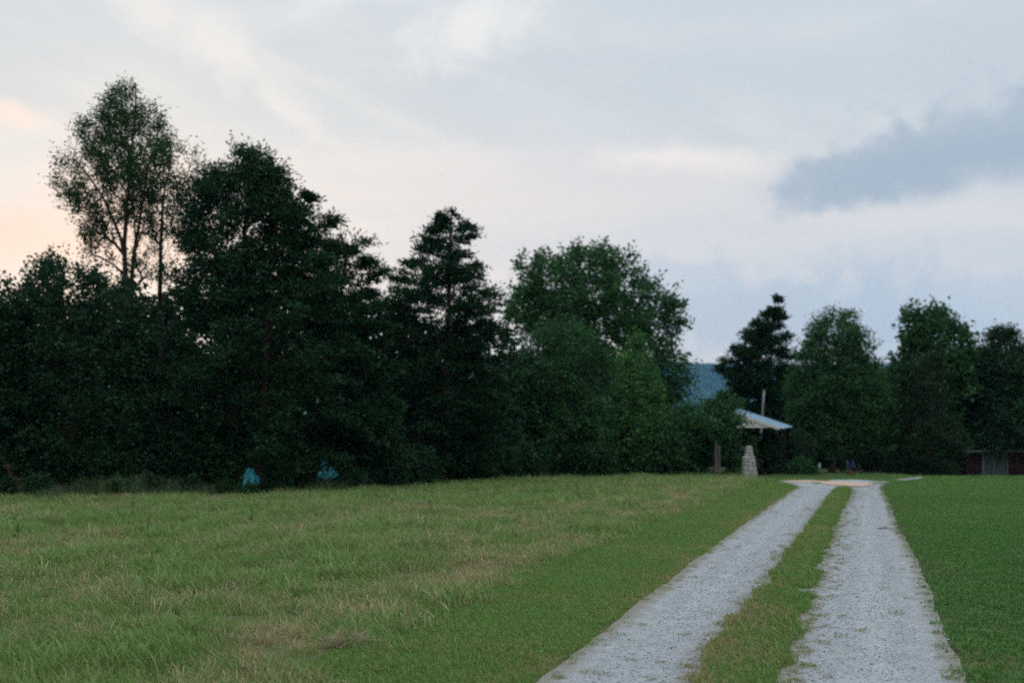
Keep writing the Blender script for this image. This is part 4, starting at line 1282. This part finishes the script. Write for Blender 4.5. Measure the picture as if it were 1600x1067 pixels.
# dark blue drums by the shed door
drum_mat = simple('drum_blue', (.025, .035, .075), (.04, .05, .09), 5, .5, .4)
for px0, h, lb in ((1525, .95, 'dark blue drum beside the white shed door post'), (1531.5, 1.02, 'taller dark blue drum against the white shed door post')):
    D = SHD - .55
    x = P(px0, 720, D)[0]
    gz = float(H(x, D))
    root = empty('drum', (x, D, gz), label=lb, category='drum', group='drums by the shed')
    def body(bm):
        prof = [(0, .22), (.02, .235), (h * .31, .235), (h * .33, .25), (h * .35, .235), (h * .64, .235), (h * .66, .25), (h * .68, .235), (h - .02, .235), (h, .245), (h, .22), (h - .03, .21)]
        n_ = 18
        rr = [[bm.verts.new((r_ * math.cos(2 * math.pi * k / n_), r_ * math.sin(2 * math.pi * k / n_), z_)) for k in range(n_)] for z_, r_ in prof]
        for a, c in zip(rr, rr[1:]):
            for k in range(n_):
                bm.faces.new((a[k], a[(k + 1) % n_], c[(k + 1) % n_], c[k]))
        bm.faces.new(rr[-1]); bm.faces.new(rr[0][::-1])
    link('body', bm_mesh('drum_body', body), drum_mat, root)
    link('bung', bm_mesh('drum_bung', lambda bm: bmesh.ops.create_cone(bm, cap_ends=True, segments=8, radius1=.03, radius2=.03, depth=.02, matrix=Matrix.Translation((.1, .05, h - .02)))), M['tin'], root)

# ------------------------------------------------------------------ small things under the yard trees
M['blue_cloth'] = simple('blue_cloth', (.014, .022, .075), (.025, .035, .10), 9, .9, .1)
M['pale_metal'] = simple('pale_metal', (.17, .19, .20), (.13, .15, .16), 9, .45, .5)
def bars(name, segs, r, sides=6):
    A = np.array([s_[0] for s_ in segs], float); B = np.array([s_[1] for s_ in segs], float)
    v, f = tube_np(A, B, r, r, sides)
    return new_mesh(name, v, f, True)
def folding_chair():
    g = G(1338.5, 743.6)
    gz = float(H(g[0], g[1]))
    root = empty('folding_chair', (g[0], g[1] + .6, gz), R(25), label='blue folding chair with pale metal legs under the yard trees', category='chair')
    w = .27
    for s in (-1, 1):
        for p0, p1 in (((s * w, -.24, 0), (s * w * .95, .22, .48)), ((s * w * .96, .24, 0), (s * w * .96, -.22, .48))):
            link('leg', bars('chair_leg', [(p0, p1)], .014), M['pale_metal'], root)
        link('back_upright', bars('back_upright', [((s * w * .93, .20, .46), (s * w * .93, .33, .92))], .013), M['pale_metal'], root)
        link('armrest', bm_mesh('armrest', lambda bm: box(bm, s * (w + .02), .02, .64, .06, .46, .025), bevel=.008), M['blue_cloth'], root)
        link('arm_support', bars('arm_support', [((s * w, -.2, .46), (s * (w + .01), -.17, .63))], .012), M['pale_metal'], root)
    def sling(bm, pts, hw, sag):
        n_ = 7
        rows_ = []
        for (y, z) in pts:
            rows_.append([bm.verts.new((-hw + 2 * hw * k / (n_ - 1), y, z - sag * math.sin(math.pi * k / (n_ - 1)))) for k in range(n_)])
        for a, c in zip(rows_, rows_[1:]):
            for k in range(n_ - 1):
                bm.faces.new((a[k], a[k + 1], c[k + 1], c[k]))
        bmesh.ops.solidify(bm, geom=bm.faces[:], thickness=.012)
    link('seat', bm_mesh('chair_seat', lambda bm: sling(bm, [(-.24, .47), (-.1, .45), (.05, .43), (.2, .45)], w * .97, .035), True), M['blue_cloth'], root)
    link('backrest', bm_mesh('chair_back', lambda bm: sling(bm, [(.205, .50), (.24, .62), (.29, .78), (.325, .90)], w * .92, 0), True), M['blue_cloth'], root)
folding_chair()
bpy.data.objects['folding_chair'].scale = (.82, .82, .82)
g = G(1330, 743.8); gz = float(H(g[0], g[1]))
root = empty('wooden_crate', (g[0], g[1], gz), R(12), label='small brown slatted crate beside the blue chair', category='crate')
M['brown_wood'] = simple('brown_wood', (.08, .045, .022), (.13, .07, .036), 8, .85, .15, 5, .3, (1, 1, .3))
for s in (-1, 1):
    for k in range(3):
        link('slat', bm_mesh('slat', lambda bm: box(bm, 0, s * .11, .05 + k * .085, .26, .012, .07)), M['brown_wood'], root)
        link('slat', bm_mesh('slat', lambda bm: box(bm, s * .124, 0, .05 + k * .085, .012, .205, .07)), M['brown_wood'], root)
    for s2 in (-1, 1):
        link('corner_post', bm_mesh('corner_post', lambda bm: box(bm, s * .108, s2 * .094, .13, .02, .02, .26)), M['brown_wood'], root)
link('bottom', bm_mesh('crate_bottom', lambda bm: box(bm, 0, 0, .012, .2, .17, .012)), M['brown_wood'], root)
# white marker on a stake
g = G(1281, 744.5); gz = float(H(g[0], g[1]))
root = empty('marker_stake', (g[0], g[1], gz), label='dark stake carrying a small white marker before the trees', category='stake')
v, f = polytube(np.array([(0, 0, -.1), (.005, 0, .3), (0, .004, .68)]), [.022, .02, .018], 6, .08)
link('stake', new_mesh('stake', v, f), M['dark_wood'], root)
link('marker', bm_mesh('marker', lambda bm: box(bm, -.01, -.03,   .53, .085, .012, .2), bevel=.004), M['white_trim'], root)
# white ball feeder hanging in the trees
c = P(1330, 705, 76.5)
root = empty('hanging_feeder', tuple(c), label='small white round feeder hanging in the dark trees', category='feeder')
bm_ = lambda bm: bmesh.ops.create_uvsphere(bm, u_segments=14, v_segments=9, radius=.075)
link('globe', bm_mesh('globe', bm_, True), M['white_trim'], root)
link('perch', bm_mesh('perch', lambda bm: bmesh.ops.create_cone(bm, cap_ends=True, segments=14, radius1=.10, radius2=.10, depth=.012, matrix=Matrix.Translation((0, 0, -.08)))), M['dark_wood'], root)
link('wire', bars('wire', [((0, 0, .07), (.02, 0, .5)), ((.02, 0, .5), (.02, .02, 1.4))], .004), M['dark_wood'], root)

# stick lying across the wheel track
g = G(1386, 828.5)
pts = np.array([(-.19, 0, .03), (-.08, .012, .034), (.05, -.004, .032), (.19, .01, .029)])
v, f = polytube(pts, [.008, .010, .009, .005], 6, .1)
link('stick', new_mesh('stick', v, f), M['dark_wood'], None, (g[0], g[1], .008), (0, 0, R(2)), label='thin dark stick lying across the gravel track', category='stick')

# ------------------------------------------------------------------ things in the edge of the wood
M['tarp'] = simple('turquoise_tarp', (.03, .36, .44), (.06, .46, .54), 4, .45, .4, 4, .2)
def tarp(px0, px1, ytop, D, lb, seed, hump):
    x0 = P(px0, 740, D)[0]; x1 = P(px1, 740, D)[0]
    W = (x1 - x0) / 2; cx = (x0 + x1) / 2
    gz = float(H(cx, D))
    h = P(px0, ytop, D)[2] - gz
    r_ = np.random.default_rng(seed)
    nx, ny = 22, 16
    V = []
    for j in range(ny):
        for i in range(nx):
            u = i / (nx - 1) * 2 - 1; v_ = j / (ny - 1) * 2 - 1
            e = max(abs(u), abs(v_)) ** 6.0
            top = h * (.8 + .2 * math.cos((u - hump) * 2.2))
            z = top * (1 - .98 * e) + .03 * math.sin(u * 9 + v_ * 4 + seed) * (1 - e) + .035 * math.sin(u * 17 + seed) * e * (1 - e) * 4
            fold = 1 + .06 * math.sin(u * 14 + v_ * 11 + seed)
            V.append((u * W * fold, v_ * .55 * fold, max(z, .01)))
    i = np.arange(ny - 1)[:, None] * nx + np.arange(nx - 1)[None]
    F = np.stack([i, i + 1, i + nx + 1, i + nx], -1).reshape(-1, 4)
    root = empty('tarp', (cx, D, gz), label=lb, category='tarp', group='turquoise tarps in the wood edge')
    link('sheet', new_mesh('tarp_sheet', np.array(V), F, True), M['tarp'], root)
    link('rope', bars('tarp_rope', [((-W * .9, -.52, .12), (0, -.5, .16)), ((0, -.5, .16), (W * .9, -.52, .12))], .008), M['dark_wood'], root)
tarp(382, 408, 731, 44.8, 'low turquoise tarp half hidden by dark undergrowth', 1, -.5)
tarp(496, 532, 716, 47.6, 'taller turquoise tarp showing through leaves by the reddish trunk', 2, -.6)

M['red_chair'] = simple('red_stain', (.075, .04, .033), (.11, .06, .047), 8, .8, .15, 5, .3, (1, 1, .2))
def slat_chair():
    D = 42.3
    c = P(38, 740, D)
    gz = float(H(c[0], D))
    root = empty('slatted_chair', (c[0], D, gz), R(78), label='low reddish wooden slatted chair before the leafy tree', category='chair')
    w = .27
    for s in (-1, 1):
        link('side_rail', bm_mesh('side_rail', lambda bm: box(bm, s * w, 0, .30, .03, .82, .07, Matrix.Rotation(R(-24), 3, 'X'))), M['red_chair'], root)
        link('leg', bm_mesh('leg', lambda bm: box(bm, s * (w + .032), -.30, .22, .03, .07, .62)), M['red_chair'], root)
        link('leg', bm_mesh('leg', lambda bm: box(bm, s * (w + .032), .26, .12, .03, .07, .42)), M['red_chair'], root)
        link('armrest', bm_mesh('armrest', lambda bm: box(bm, s * (w + .04), -.02, .56, .10, .72, .022)), M['red_chair'], root)
    for k in range(6):
        y = -.36 + k * .095
        link('seat_slat', bm_mesh('seat_slat', lambda bm: box(bm, 0, y, .352 - y * .445, .50, .075, .018, Matrix.Rotation(R(-24), 3, 'X'))), M['red_chair'], root)
    for k in range(5):
        link('back_slat', bm_mesh('back_slat', lambda bm: box(bm, -.2 + k * .1, .33, .62, .075, .018, .78, Matrix.Rotation(R(-24), 3, 'X'))), M['red_chair'], root)
slat_chair()

# weeds, cut-grass heaps and dead stalks in the meadow
M['weed'] = leaf_mat('weed_leaf', (.05, .10, .05), (.08, .14, .06))
M['hay'] = leaf_mat('dry_hay', (.33, .28, .16), (.20, .165, .09))
def weed(px, py, h, lb, n=26, spread=.12):
    g = G(px, py); gz = float(H(g[0], g[1]))
    r = np.random.default_rng(int(px))
    root = empty('tall_weed', (g[0], g[1], gz), label=lb, category='weed', group='weeds standing in the meadow')
    top = np.array((r.normal() * .05, r.normal() * .03, h))
    q = np.linspace(0, 1, 5)[:, None]
    pts = top * q + np.array((.02, 0, 0)) * np.sin(q * 3)
    v, f = polytube(pts, np.linspace(.006, .003, 5), 5)
    link('stem', new_mesh('weed_stem', v, f), M['weed'], root)
    t = .15 + .85 * r.random(n)
    c = top[None] * t[:, None]
    d = unit(np.stack([r.normal(size=n), r.normal(size=n), .5 + .5 * r.random(n)], 1))
    v, f = leaves_np(c, d, spread * (1.2 - .6 * t) * (.7 + .6 * r.random(n)), np.full(n, spread * .2), r)
    me = new_mesh('weed_leaves', v, f); attr(me, 'rnd', r.random(n))
    link('foliage', me, M['weed'], root)
for a in ((393, 826, .42, 'dark upright weed standing alone in the cut meadow'), (208, 812, .38, 'leaning dark weed near the uncut grass'), (905, 786, .55, 'bushy green weed by the bright verge'), (28, 850, .5, 'thin weed rising among dry grass by the wood'), (225, 842, .35, 'leafy weed in a green patch of regrowth'), (670, 806, .35, 'low broad weed in front of the cedar skirt'), (420, 800, .3, 'short weed before the turquoise tarps')):
    weed(*a, n=30, spread=.09)
def heap(px, py, w, h, lb, n=260):
    g = G(px, py); gz = float(H(g[0], g[1]))
    r = np.random.default_rng(int(px) + 5)
    th = r.random(n) * 6.283; q = np.sqrt(r.random(n))
    c = np.stack([q * np.cos(th) * w, q * np.sin(th) * w * .5, h * (1 - q ** 2) * r.random(n) + .01], 1)
    d = unit(np.stack([r.normal(size=n) + .8, r.normal(size=n) * .7, np.abs(r.normal(size=n)) * .35], 1))
    v, f = leaves_np(c, d, .12 + .2 * r.random(n), np.full(n, .011), r)
    me = new_mesh('cut_grass_heap', v, f); attr(me, 'rnd', r.random(n))
    link('cut_grass_heap', me, M['hay'], None, (g[0], g[1], gz + .02), (0, 0, R(60)), label=lb, category='cut grass', group='heaps of cut grass in the meadow')
for a in ((365, 925, .26, .08, 'dark clump of cut grass lying in a long swath'), (535, 1016, .20, .08, 'reddish dry clump by the edge of the bright verge'), (705, 836, .30, .10, 'pale heap of dry stalks before the pointed cedar'), (450, 842, .32, .07, 'flat brown heap of cut grass behind the long swath')):
    heap(*a, n=150)

# ------------------------------------------------------------------ air
hz_m = bpy.data.materials.new('haze'); hz_m.use_nodes = True
nt = hz_m.node_tree; nt.nodes.clear(); b = NB(nt)
vp = b.node('ShaderNodeVolumePrincipled')
vp.inputs['Color'].default_value = (.27, .64, 1.0, 1)
vp.inputs['Density'].default_value = HAZE
vp.inputs['Anisotropy'].default_value = 0.0
o_ = b.node('ShaderNodeOutputMaterial'); nt.links.new(vp.outputs[0], o_.inputs['Volume'])
link('haze', bm_mesh('haze', lambda bm: box(bm, 0, 4200, 154, 18600, 9900, 332)), hz_m, kind='stuff', label='thin evening haze')
